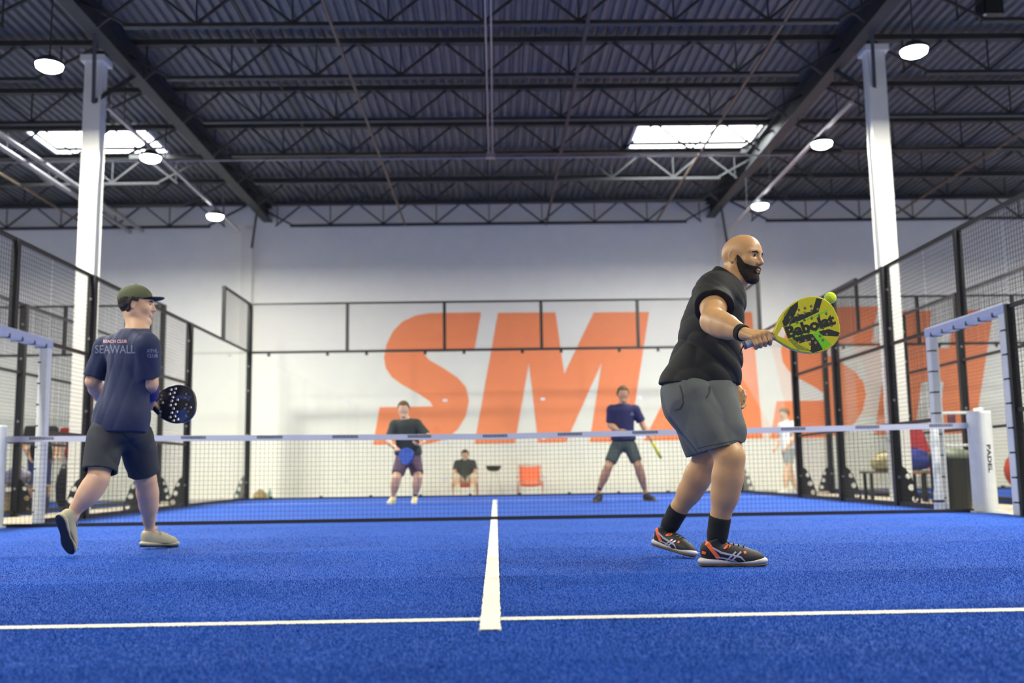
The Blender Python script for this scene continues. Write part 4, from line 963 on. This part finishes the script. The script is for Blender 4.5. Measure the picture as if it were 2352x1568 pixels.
def left_player():
    J = {}; s = 1.0
    J['pel'] = P(277, 972, -3.85); J['neck'] = P(316, 758, -3.86)
    J['head'] = P(313, 703, -3.85); J['Fh'] = np.array((.95, .16, -.04))
    J['shR'], J['elR'], J['wrR'] = P(336, 796, -3.98), P(345, 880, -3.90), P(346, 927, -3.66)
    J['shL'], J['elL'], J['wrL'] = P(243, 802, -3.74), P(214, 876, -3.74), P(236, 925, -3.52)
    J['hpL'], J['hpR'] = P(245, 990, -3.88), P(308, 990, -3.80)
    J['knL'], J['anL'] = P(226, 1098, -3.98), P(157, 1214, -4.14)
    J['knR'], J['anR'] = P(334, 1098, -3.62), P(347, 1222, -3.62)
    toe = G(162, 1279); hd = nrm(np.array((.10, .50, -.86))); heel = toe-hd*.285+np.array((0, 0, .01)); J['footL'] = (heel, toe+np.array((0, 0, .012)), np.array((.25, .8, .5)))
    hl = G(324, 1262); J['footR'] = (hl+np.array((0, 0, .015)), hl+nrm(np.array((.60, .80, 0)))*.295, np.array((0, 0, 1.)))
    for q in 'LR':
        h0, t0, u0 = J['foot'+q]; f0 = nrm(t0-h0); u1 = nrm(u0-f0*(u0@f0)); J['an'+q] = h0+f0*.060+u1*.108
    ax = nrm(np.array((.98, -.04, .03))); Zn = nrm(CAM-P(406, 928, -3.62)); Zn = nrm(Zn-ax*(Zn@ax)); Yn = np.cross(Zn, ax); cen = P(406, 928, -3.62)
    H = cen-ax*.20; J['handR'] = ('grip', H, ax, -FW); J['handL'] = ('rel', np.array((.4, .9, -.3)), np.array((.9, -.3, 0)), np.array((0, 0, 1.)), .6)
    mt = dict(skin=SKL, shirt=NAVY, shorts=CHAR, shoe=TAUPE, sole=TSOLE, out=DSOLE, hair=HAIR)
    t, X = generic('player seen from behind in navy shirt, charcoal shorts and olive cap', J, 1.0, .005, mt,
                   dict(cap=True, mass=1.06, short=.86, hemr=.098, slv=.20, hem=-.06, belly=1.0, warp=.22, folds=[((1, -.3, .10), 17), ((.9, -.2, .28), 27), ((.95, -.2, -.12), 38)]))
    cap(t, X['Lc'], X['HA'], 1.0, CAPM, CAPD, .0045)
    C = X['shirt']; rt = RT*.96+FW*-.25
    for body, sz, px, py, m, sx, of in (('SEAWALL', .072, 264, 803, PRINT, .80, .0006), ('BEACH CLUB', .026, 264, 784, PRINTR, .95, .001)):
        c = P(px, py, -4.25); decal_text(X['so'], 'back_print', C, body, sz, c, RT, nrm(UP), None, m, 'pale lettering' if sz > .05 else 'small pinkish lettering', of, sx, .02, .0018)
    for i, body in enumerate(('ATHL', 'CLUB')): decal_text(X['so'], 'sleeve_print', C, body, .030, P(350, 806+i*11, -4.25), RT, UP, None, PRINT, 'pale lettering', .001, .9, .02, .0018)
    a = nrm(J['wrR']-J['elR']); W = Shape(); W.cone(lerp(J['elR'], J['wrR'], .12), lerp(J['elR'], J['wrR'], .62), .058, .052, 0).plane(lerp(J['elR'], J['wrR'], .14), -a).plane(lerp(J['elR'], J['wrR'], .6), a)
    link('arm_band', sdf_mesh('arm_band', W, .005, PURP), t, label='purple forearm band')
    hs = [(-.105, -.045), (-.115, -.015), (-.125, .012), (-.09, .015), (-.10, .04), (-.11, -.07), (-.095, .065), (-.03, .10), (.0, .105), (-.04, .072), (-.01, .078), (-.02, .048), (.012, .03), (-.028, .024), (-.005, .0), (-.038, -.004), (-.018, -.028), (.004, -.05), (-.03, -.055), (-.01, -.08), (-.042, -.085), (-.02, -.108), (.01, -.1), (.075, .065), (.09, .028), (.075, -.005), (.098, -.025), (.085, -.052), (.07, -.08), (.064, -.03), (.066, .04)]
    DB = mat('racket_midnight', (18, 24, 40), .35, coat=.4); BL = mat('racket_blue', (30, 70, 130), .35, coat=.4)
    paddle('dark blue round-holed racket in the left player\'s hand', cen, ax, Yn, Zn, .003, [DB, BL], hs, [(1, [(-.03, .02), (.0, .045), (.1, .02), (.11, .05), (.04, .06), (-.02, .045)]), (1, [(-.02, -.06), (.06, -.03), (.09, -.09), (.03, -.13)])], mat('dark_grip', (30, 32, 34), .7), hr=.0100)
left_player()
# ------------------------------------------------------------------ the two players on the far side
def ground_feet(J, fl, fr, ln=.28):
    for q, (hx, hy, tx, ty) in (('L', fl), ('R', fr)):
        h_ = G(hx, hy); d = nrm(np.array((tx, ty, 0.))); J['foot'+q] = (h_, h_+d*ln, np.array((0, 0, 1.)))
DKG = mat('dark_green_jersey', (54, 60, 58), .85); PLUM = mat('plum_shorts', (92, 74, 92), .85, noise=.15, nscale=30); SHY = mat('pale_yellow_shoe', (228, 220, 170), .7); SHW = mat('white_sole', (226, 224, 214), .7)
NAV2 = mat('deep_navy_jersey', (36, 36, 78), .85); GRN = mat('grey_green_shorts', (66, 76, 74), .85); DKS = mat('dark_shoe', (34, 36, 38), .7)
BRH = mat('brown_hair', (96, 76, 48), .85, noise=.3, nscale=50); SLV = mat('blue_sleeve', (48, 52, 110), .8)
def far_left():
    y = 5.75; J = {}; q = lambda a, b, dy=0.: P(a, b, y+dy)
    J['pel'] = q(938, 1042, .12); J['neck'] = q(931, 963, -.06); J['head'] = q(927, 940, -.08); J['Fh'] = np.array((-.05, -1, -.1))
    J['shR'], J['elR'], J['wrR'] = q(906, 976, -.04), q(893, 1012, -.08), q(908, 1027, -.30)
    J['shL'], J['elL'], J['wrL'] = q(957, 974, -.02), q(982, 1002, -.08), q(966, 1022, -.34)
    J['hpR'], J['hpL'] = q(926, 1050, .1), q(950, 1050, .12)
    J['knR'], J['anR'] = q(911, 1096, -.08), q(902, 1142, .06); J['knL'], J['anL'] = q(960, 1096, -.06), q(953, 1141, .08)
    J['footR'] = None; a = J['anR']; b = J['anL']
    J['footR'] = (np.array((a[0]+.02, a[1]+.06, 0)), np.array((a[0]-.05, a[1]-.22, 0)), np.array((0, 0, 1.))); J['footL'] = (np.array((b[0], b[1]+.06, 0)), np.array((b[0]-.01, b[1]-.22, 0)), np.array((0, 0, 1.)))
    ax = nrm(np.array((.55, -.45, -.35))); Zn = nrm(-FW-ax*((-FW)@ax)); Yn = np.cross(Zn, ax); H = J['wrR']+np.array((.03, -.05, -.04)); cen = H+ax*.235
    J['handR'] = ('grip', H, ax, np.array((0, -1., 0))); J['handL'] = ('rel', np.array((-.7, -.5, .1)), np.array((0, 0, 1.)), np.array((0, -1, 0.)), .7)
    t, X = generic('brown-haired player on the far side in dark top, plum shorts and yellow shoes', J, 1.02, .011, dict(skin=SKL, shirt=DKG, shorts=PLUM, shoe=SHY, sole=SHW, hair=BRH), dict(mass=1.12, short=.84, slv=.24, hem=-.02))
    a_ = nrm(J['anL']-J['knL']); W = Shape(); W.cone(lerp(J['knL'], J['anL'], .05), lerp(J['knL'], J['anL'], .85), .068, .044, 0).ell(lerp(J['knL'], J['anL'], .33)+np.array((0, .02, 0)), (.062, .062, .12), None, .04)
    link('calf_sleeve', sdf_mesh('calf_sleeve', W, .01, SLV), t, label='blue compression sleeve on one calf')
    paddle('small blue racket held low by the far player in plum shorts', cen, ax, Yn, Zn, .006, [mat('racket_cobalt', (36, 76, 168), .4)], HOLES[::2], [], MATS['dark_grip'])
far_left()
def far_right():
    y = 5.2; J = {}; q = lambda a, b, dy=0.: P(a, b, y+dy)
    J['pel'] = q(1432, 1014, .05); J['neck'] = q(1431, 929, .0); J['head'] = q(1431, 906, -.02); J['Fh'] = np.array((.02, -1, -.06))
    J['shR'], J['elR'], J['wrR'] = q(1405, 942), q(1402, 976, .02), q(1420, 988, -.20)
    J['shL'], J['elL'], J['wrL'] = q(1459, 942), q(1477, 975, .0), q(1490, 1000, -.12)
    J['hpR'], J['hpL'] = q(1419, 1022, .05), q(1446, 1022, .05)
    J['knR'], J['anR'] = q(1397, 1072, -.05), q(1374, 1130, .06); J['knL'], J['anL'] = q(1466, 1070, -.05), q(1483, 1131, .08)
    a = J['anR']; b = J['anL']; J['footR'] = (np.array((a[0]+.05, a[1]+.04, .0)), np.array((a[0]-.10, a[1]-.20, 0)), np.array((0, 0, 1.))); J['footL'] = (np.array((b[0]-.03, b[1]+.04, 0)), np.array((b[0]+.13, b[1]-.19, 0)), np.array((0, 0, 1.)))
    ax = nrm(np.array((.40, -.15, -.85))); Zn = nrm(np.array((1, -.1, .45))); Zn = nrm(Zn-ax*(Zn@ax)); Yn = np.cross(Zn, ax); H = J['wrL']+np.array((.03, -.02, -.06)); cen = H+ax*.2
    J['handL'] = ('grip', H, ax, np.array((.3, -1., 0))); J['handR'] = ('rel', np.array((.9, -.3, .0)), np.array((0, 0, -1.)), np.array((0, -1, .2)), .7)
    t, X = generic('player on the far side in navy shirt with legs spread wide', J, 1.0, .011, dict(skin=mat('skin_olive', (178, 134, 104), .5), shirt=NAV2, shorts=GRN, shoe=DKS, sole=mat('brown_sole', (120, 104, 84), .7), hair=BRH), dict(mass=1.02, short=.80, slv=.2, hem=.02))
    a_ = nrm(J['anR']-J['knR']); W = Shape(); W.cone(lerp(J['knR'], J['anR'], .1), lerp(J['knR'], J['anR'], .85), .062, .042, 0).ell(lerp(J['knR'], J['anR'], .33)+np.array((0, .02, 0)), (.056, .056, .11), None, .04)
    link('calf_sleeve', sdf_mesh('calf_sleeve', W, .01, mat('plum_sleeve', (54, 44, 72), .8)), t)
    em = MB().box((-.03, -.002, -.005), (.03, .0, .005)).box((-.012, -.002, .01), (.012, 0, .035)); o = link('chest_emblem', em.mesh('chest_emblem', PRINT), t, P(1452, 952, y-.17))
    paddle('yellow racket seen edge-on beside the player in navy', cen, ax, Yn, Zn, .006, [mat('racket_lemon', (196, 196, 50), .4)], HOLES[::2], [], MATS['dark_grip'])
far_right()
# ------------------------------------------------------------------ people and furniture outside the court
OCH = mat('orange_canvas', (255, 124, 84), .8); OCF = mat('chair_frame', (222, 170, 150), .5); SHK = mat('sand_trousers', (214, 206, 182), .85); BKT = mat('black_tee', (44, 52, 50), .85)
def sling_chair(loc, rz, label, canvas=OCH, frame=OCF):
    t = thing('sling_chair', label, 'chair', loc, (0, 0, rz), group='low sling chairs behind the glass')
    V = []; F = []; prof = [(.0, .24), (.10, .20), (.25, .19), (.38, .20), (.44, .24), (.50, .36), (.56, .50), (.60, .60)]
    for y_, z_ in prof:
        for k in range(5): x_ = -.22+.11*k; V.append((x_, y_-.3, z_-.02*(1-(x_/.22)**2)))
    for i in range(len(prof)-1):
        for k in range(4): a = i*5+k; F.append((a, a+1, a+6, a+5))
    o = link('canvas', new_mesh('canvas', V, F, canvas, True), t); o.modifiers.new('s', 'SOLIDIFY').thickness = .012
    for s_ in (-1, 1):
        part('leg', MB().tube([(s_*.25, -.28, -.04), (s_*.25, .02, .22), (s_*.25, .30, .62)], .013), frame, t, True)
        part('leg', MB().tube([(s_*.27, .28, -.04), (s_*.27, .0, .20), (s_*.27, -.30, .26)], .013), frame, t, True)
        part('armrest', MB().tube([(s_*.28, -.22, .36), (s_*.28, .2, .38)], .016), frame, t, True)
    part('cross_bar', MB().tube([(-.25, .30, .62), (.25, .30, .62)], .013), frame, t, True); part('cross_bar', MB().tube([(-.27, -.30, .26), (.27, -.30, .26)], .013), frame, t, True)
    return t
f_ = lambda px, Y: (float(P(px, 1100, Y)[0]), Y, 0.)
sling_chair(f_(1218, 11.3), 0, 'low orange sling chair standing empty behind the back glass')
sling_chair(f_(1068, 11.4), 0, 'low orange sling chair with a seated person in it')
t = thing('folding_table', 'small black dish-topped stand between the two orange chairs', 'table', f_(1134, 11.2))
part('tray', MB().lathe([(.06, .50), (.13, .52), (.17, .60), (.175, .62), (.165, .615), (.12, .535), (.01, .525)], 20), BLACK, t, True)
for a in (0, 2.1, 4.2): part('leg', MB().tube([(.05*math.cos(a), .05*math.sin(a), .5), (.2*math.cos(a), .2*math.sin(a), -.04)], .009), mat('pale_leg', (206, 206, 186), .6), t, True)
def seated():
    y = 11.35; J = {}; c = P(1068, 1100, y)[0]; v = lambda a, b, z: np.array((c+a, y+b, z))
    J['pel'] = v(0, .08, .30); J['neck'] = v(0, .22, .76); J['head'] = v(.0, .17, .86); J['Fh'] = np.array((0, -1, -.15))
    J['shR'], J['elR'], J['wrR'] = v(-.17, .18, .68), v(-.24, .05, .46), v(-.12, -.18, .40); J['shL'], J['elL'], J['wrL'] = v(.17, .18, .68), v(.24, .05, .46), v(.12, -.18, .40)
    J['hpR'], J['hpL'] = v(-.09, .05, .29), v(.09, .05, .29); J['knR'], J['knL'] = v(-.17, -.34, .40), v(.2, -.34, .40); J['anR'], J['anL'] = v(-.13, -.5, .04), v(.17, -.5, .04)
    for q, s_ in (('R', -.13), ('L', .17)): J['foot'+q] = (v(s_, -.44, -.04), v(s_, -.70, -.04), np.array((0, 0, 1.)))
    generic('person in dark cap and dark tee seated low behind the glass', J, .88, .013, dict(skin=SKL, shirt=BKT, shorts=SHK, shoe=SHW, sole=SHW, hair=HAIR), dict(legs='long', slv=.2, hem=.0))
seated()
def stander(label, x, y, ph, fwd, mats, opt, hgt=1.75, extra=None):
    s = hgt/1.78; Fv = nrm(np.array((*fwd, 0))); Lv = np.array((-Fv[1], Fv[0], 0)); b = np.array((x, y, -.04)); v = lambda f, l, z: b+Fv*f*s+Lv*l*s+np.array((0, 0, z*s)); J = {}
    J['pel'] = v(0, 0, .96); J['neck'] = v(.03, 0, 1.48); J['head'] = v(.06, 0, 1.64); J['Fh'] = Fv+np.array((0, 0, -.2))
    for q, l in (('L', 1), ('R', -1)):
        J['sh'+q] = v(.0, .19*l, 1.42); J['el'+q] = v(-.02+ph.get('arm', .05), .25*l, 1.14); J['wr'+q] = v(.10+ph.get('fore', .08), .2*l, .95+ph.get('lift', 0))
        st = ph.get('step', .12)*l; J['hp'+q] = v(0, .09*l, .92); J['kn'+q] = v(st*.5+.03, .10*l, .5); J['an'+q] = v(st, .10*l, .09)
        J['foot'+q] = (v(st-.06, .10*l, 0), v(st+.21, .12*l, 0), np.array((0, 0, 1.)))
    return generic(label, J, s, .013, mats, opt)[0]
wx = P(1817, 1100, 9.2)[0]
stander('person in white shirt and grey shorts standing beyond the right glass panel', float(P(1815, 1100, 9.6)[0]), 9.6, dict(step=.2), (-.9, -.3), dict(skin=SKL, shirt=mat('white_tee', (232, 232, 236), .85), shorts=mat('light_grey_shorts', (140, 150, 152), .85), shoe=SHW, sole=SHW, hair=BRH), dict(short=.7), 1.72)
stander('person in black top and blue jeans in the left neighbouring court', float(P(90, 1100, 5.6)[0]), 5.6, dict(step=.08), (.5, -.8), dict(skin=SKL, shirt=BLK, shorts=mat('blue_jeans', (52, 70, 124), .85, noise=.15, nscale=40), shoe=DKS, sole=SHW, hair=HAIR), dict(legs='long'), 1.62)
rp = stander('person in a red shirt standing at the far left behind the fences', float(P(168, 1100, 8.0)[0]), 8.0, dict(step=.05), (.1, -1), dict(skin=SKL, shirt=mat('red_tee', (178, 36, 34), .85), shorts=mat('beige_trousers', (196, 192, 170), .85), shoe=DKS, sole=SHW, hair=HAIR), dict(legs='long', mass=.9), 1.72)
# bags, bench, bin, towels on the right; clutter on the left
def bench(x, y, L_, h, label, m1, m2, rz=0):
    t = thing('bench', label, 'bench', (x, y, -.04), (0, 0, rz))
    part('seat', MB().box((-L_/2, -.17, h-.035), (L_/2, .17, h)), m1, t)
    for a in (-1, 1):
        for b in (-1, 1): part('leg', MB().box((a*(L_/2-.06)-.02, b*.13-.02, 0), (a*(L_/2-.06)+.02, b*.13+.02, h-.035)), m2, t)
    part('stretcher', MB().box((-L_/2+.06, -.012, .1), (L_/2-.06, .012, .13)), m2, t)
    return t
def blob(label, cat, c, r, m, name, seed=1, h=.012, extra=None, pm=None):
    t = thing(name, label, cat); s = Shape(); s.ell(c, r, None, .03); rng = np.random.RandomState(seed)
    for i in range(5): s.ell(np.array(c)+rng.uniform(-.5, .5, 3)*np.array(r), np.array(r)*.6, None, .05)
    s.fn(folds(.012, [((1, .2, .4), 26), ((.2, .4, 1), 20)], seed)); s.plane((0, 0, c[2]-r[2]), (0, 0, -1), .01)
    link('shell', sdf_mesh('shell', s, h, m), t)
    hd = MB().tube([np.array(c)+np.array((math.cos(a)*r[0]*.55, 0, r[2]*.8+math.sin(a)*r[2]*.45)) for a in np.linspace(0, PI, 9)], .012); link('handle', hd.mesh('handle', pm or m, True), t)
    return t
WOODB = mat('bench_top', (150, 130, 96), .6); STL = mat('dark_leg', (40, 44, 42), .6)
bx, by = 5.85, 4.1
bench(bx, by, 1.0, .46, 'low bench with bags on it outside the right fence', mat('bench_grey', (120, 116, 100), .6), STL)
blob('cream and grey bag slumped on the bench', 'bag', (bx-.18, by, .42+.12), (.20, .13, .13), mat('cream_bag', (196, 184, 140), .85, noise=.3, nscale=9), 'sports_bag', 2)
blob('blue holdall on the bench beside the cream bag', 'bag', (bx+.20, by-.03, .42+.14), (.23, .13, .15), mat('blue_bag', (38, 50, 120), .8), 'holdall', 4)
t = thing('lounge_chair', 'tall red checked lounge chair leaning back behind the gate', 'chair', (6.38, 4.75, -.04))
V = []; F = []
for i in range(9):
    u = i/8; V += [(-.16+.10+.22*(1-u)-.14, 0, .48+u*.68), (.16+.10+.22*(1-u)-.14, 0, .48+u*.68)]
ck = mat('red_check', (176, 62, 64), .85, noise=.25, nscale=30)
for i in range(8): F.append((2*i, 2*i+1, 2*i+3, 2*i+2))
o = link('back', new_mesh('back', V, F, ck), t); o.modifiers.new('s', 'SOLIDIFY').thickness = .03
part('seat', MB().box((-.06, -.35, .40), (.36, .05, .45)), mat('orange_red_seat', (206, 96, 70), .8), t)
for a in (-.04, .34):
    for b in (-.32, .02): part('leg', MB().box((a-.015, b-.015, 0), (a+.015, b+.015, .42)), STL, t)
t = thing('trash_bin', 'black trash bin with a grey lid just outside the right gate', 'trash bin', (5.32, 1.25, -.04))
part('body', MB().lathe([(.20, 0), (.205, .02), (.225, .60), (.228, .62)], 20), mat('bin_black', (26, 30, 28), .5), t, True)
part('lid', MB().lathe([(.232, .60), (.236, .64), (.21, .69), (.12, .72), (.02, .73)], 20), mat('bin_lid', (92, 98, 84), .5), t, True)
t = thing('wall_shelf', 'pale shelf unit standing beyond the trash bin', 'shelf', (6.35, 3.2, -.04))
part('board', MB().box((-.32, -.12, .78), (.32, .12, .81)), PAD, t); part('board', MB().box((-.32, -.12, 1.22), (.32, .12, 1.25)), PAD, t)
for a in (-.31, .31): part('upright', MB().box((a-.015, -.12, 0), (a+.015, .12, 1.3)), PAD, t)
for k, (dx, c_, nm) in enumerate(((-.14, (84, 50, 62), 'dark red'), (.12, (44, 62, 120), 'blue'))):
    t = thing('hanging_towel', '%s towel hanging from the pale shelf beyond the right gate' % nm, 'towel', (6.35+dx, 3.06, 1.0), group='towels on the shelf')
    V = [(a, .004*math.sin(j*2+a*40), b) for j, b in enumerate(np.linspace(-.02, .17, 5)) for a in np.linspace(-.055, .055, 4)]
    F = [(j*4+i, j*4+i+1, j*4+i+5, j*4+i+4) for j in range(4) for i in range(3)]
    o = link('cloth', new_mesh('cloth', V, F, mat('towel_'+nm.replace(' ', '_'), c_, .9), True), t); o.modifiers.new('s', 'SOLIDIFY').thickness = .012
    part('loop', MB().tube([(-.01, 0, .17), (0, 0, .2), (.01, 0, .17)], .003, 5), PAD, t)
blob('red bag lying against the wall of the right neighbouring court', 'bag', (float(P(2338, 1080, 9.2)[0]), 9.2, .36), (.26, .2, .34), mat('red_bag', (206, 80, 52), .8), 'kit_bag', 6)
blob('tan paper bag on the floor behind the left corner of the back glass', 'bag', (float(P(598, 1120, 10.7)[0]), 10.7, .06), (.15, .10, .10), mat('tan_bag', (202, 178, 128), .8), 'paper_bag', 7)
t = thing('water_bottle', 'pale green water bottle beside the tan paper bag', 'bottle', (float(P(620, 1120, 10.6)[0]), 10.6, -.04))
part('body', MB().lathe([(.035, 0), (.036, .18), (.02, .22), (.018, .24)], 14), mat('bottle_green', (150, 196, 176), .3), t, True); part('cap', MB().lathe([(.02, .24), (.02, .27)], 12), PAD, t)
x9 = float(P(48, 1100, 4.9)[0]); bench(x9, 4.9, .75, .44, 'wooden bench at the far left behind the fences', WOODB, STL)
t = thing('cardboard_box', 'tan cardboard box stacked below the wooden bench at far left', 'box', (x9-.12, 5.0, 0)); part('carton', MB().box((-.15, -.12, 0), (.15, .12, .3)), mat('cardboard', (196, 172, 116), .8), t)
part('tape', MB().box((-.02, -.121, .0), (.02, .121, .302)), mat('box_tape', (170, 146, 96), .5), t)
blob('grey and white sports bag on the wooden bench at far left', 'bag', (x9-.05, 4.9, .52), (.2, .12, .13), mat('mixed_bag', (150, 146, 160), .8, noise=.4, nscale=8), 'gym_bag', 9)
blob('black backpack hanging beside the person in red', 'bag', (float(P(146, 1090, 7.2)[0]), 7.2, .30), (.11, .12, .34), MATS['black_sock'], 'backpack', 12)
t = thing('speaker_box', 'dark box unit hanging under the roof at upper right', 'speaker', (float(P(2272, 15, 2.2)[0]), 2.2, float(P(2272, 15, 2.2)[2])))
part('case', MB().box((-.13, -.12, -.15), (.13, .12, .2)), BLACK, t); part('grille', MB().box((-.11, -.125, -.13), (.11, -.118, .18)), STL, t); part('bracket', MB().box((-.02, -.02, .2), (.02, .02, .45)), STL, t)
part('knob', MB().lathe([(.02, 0), (.015, .02)], 10, (-.12, -.1, -.17)), PAD, t)
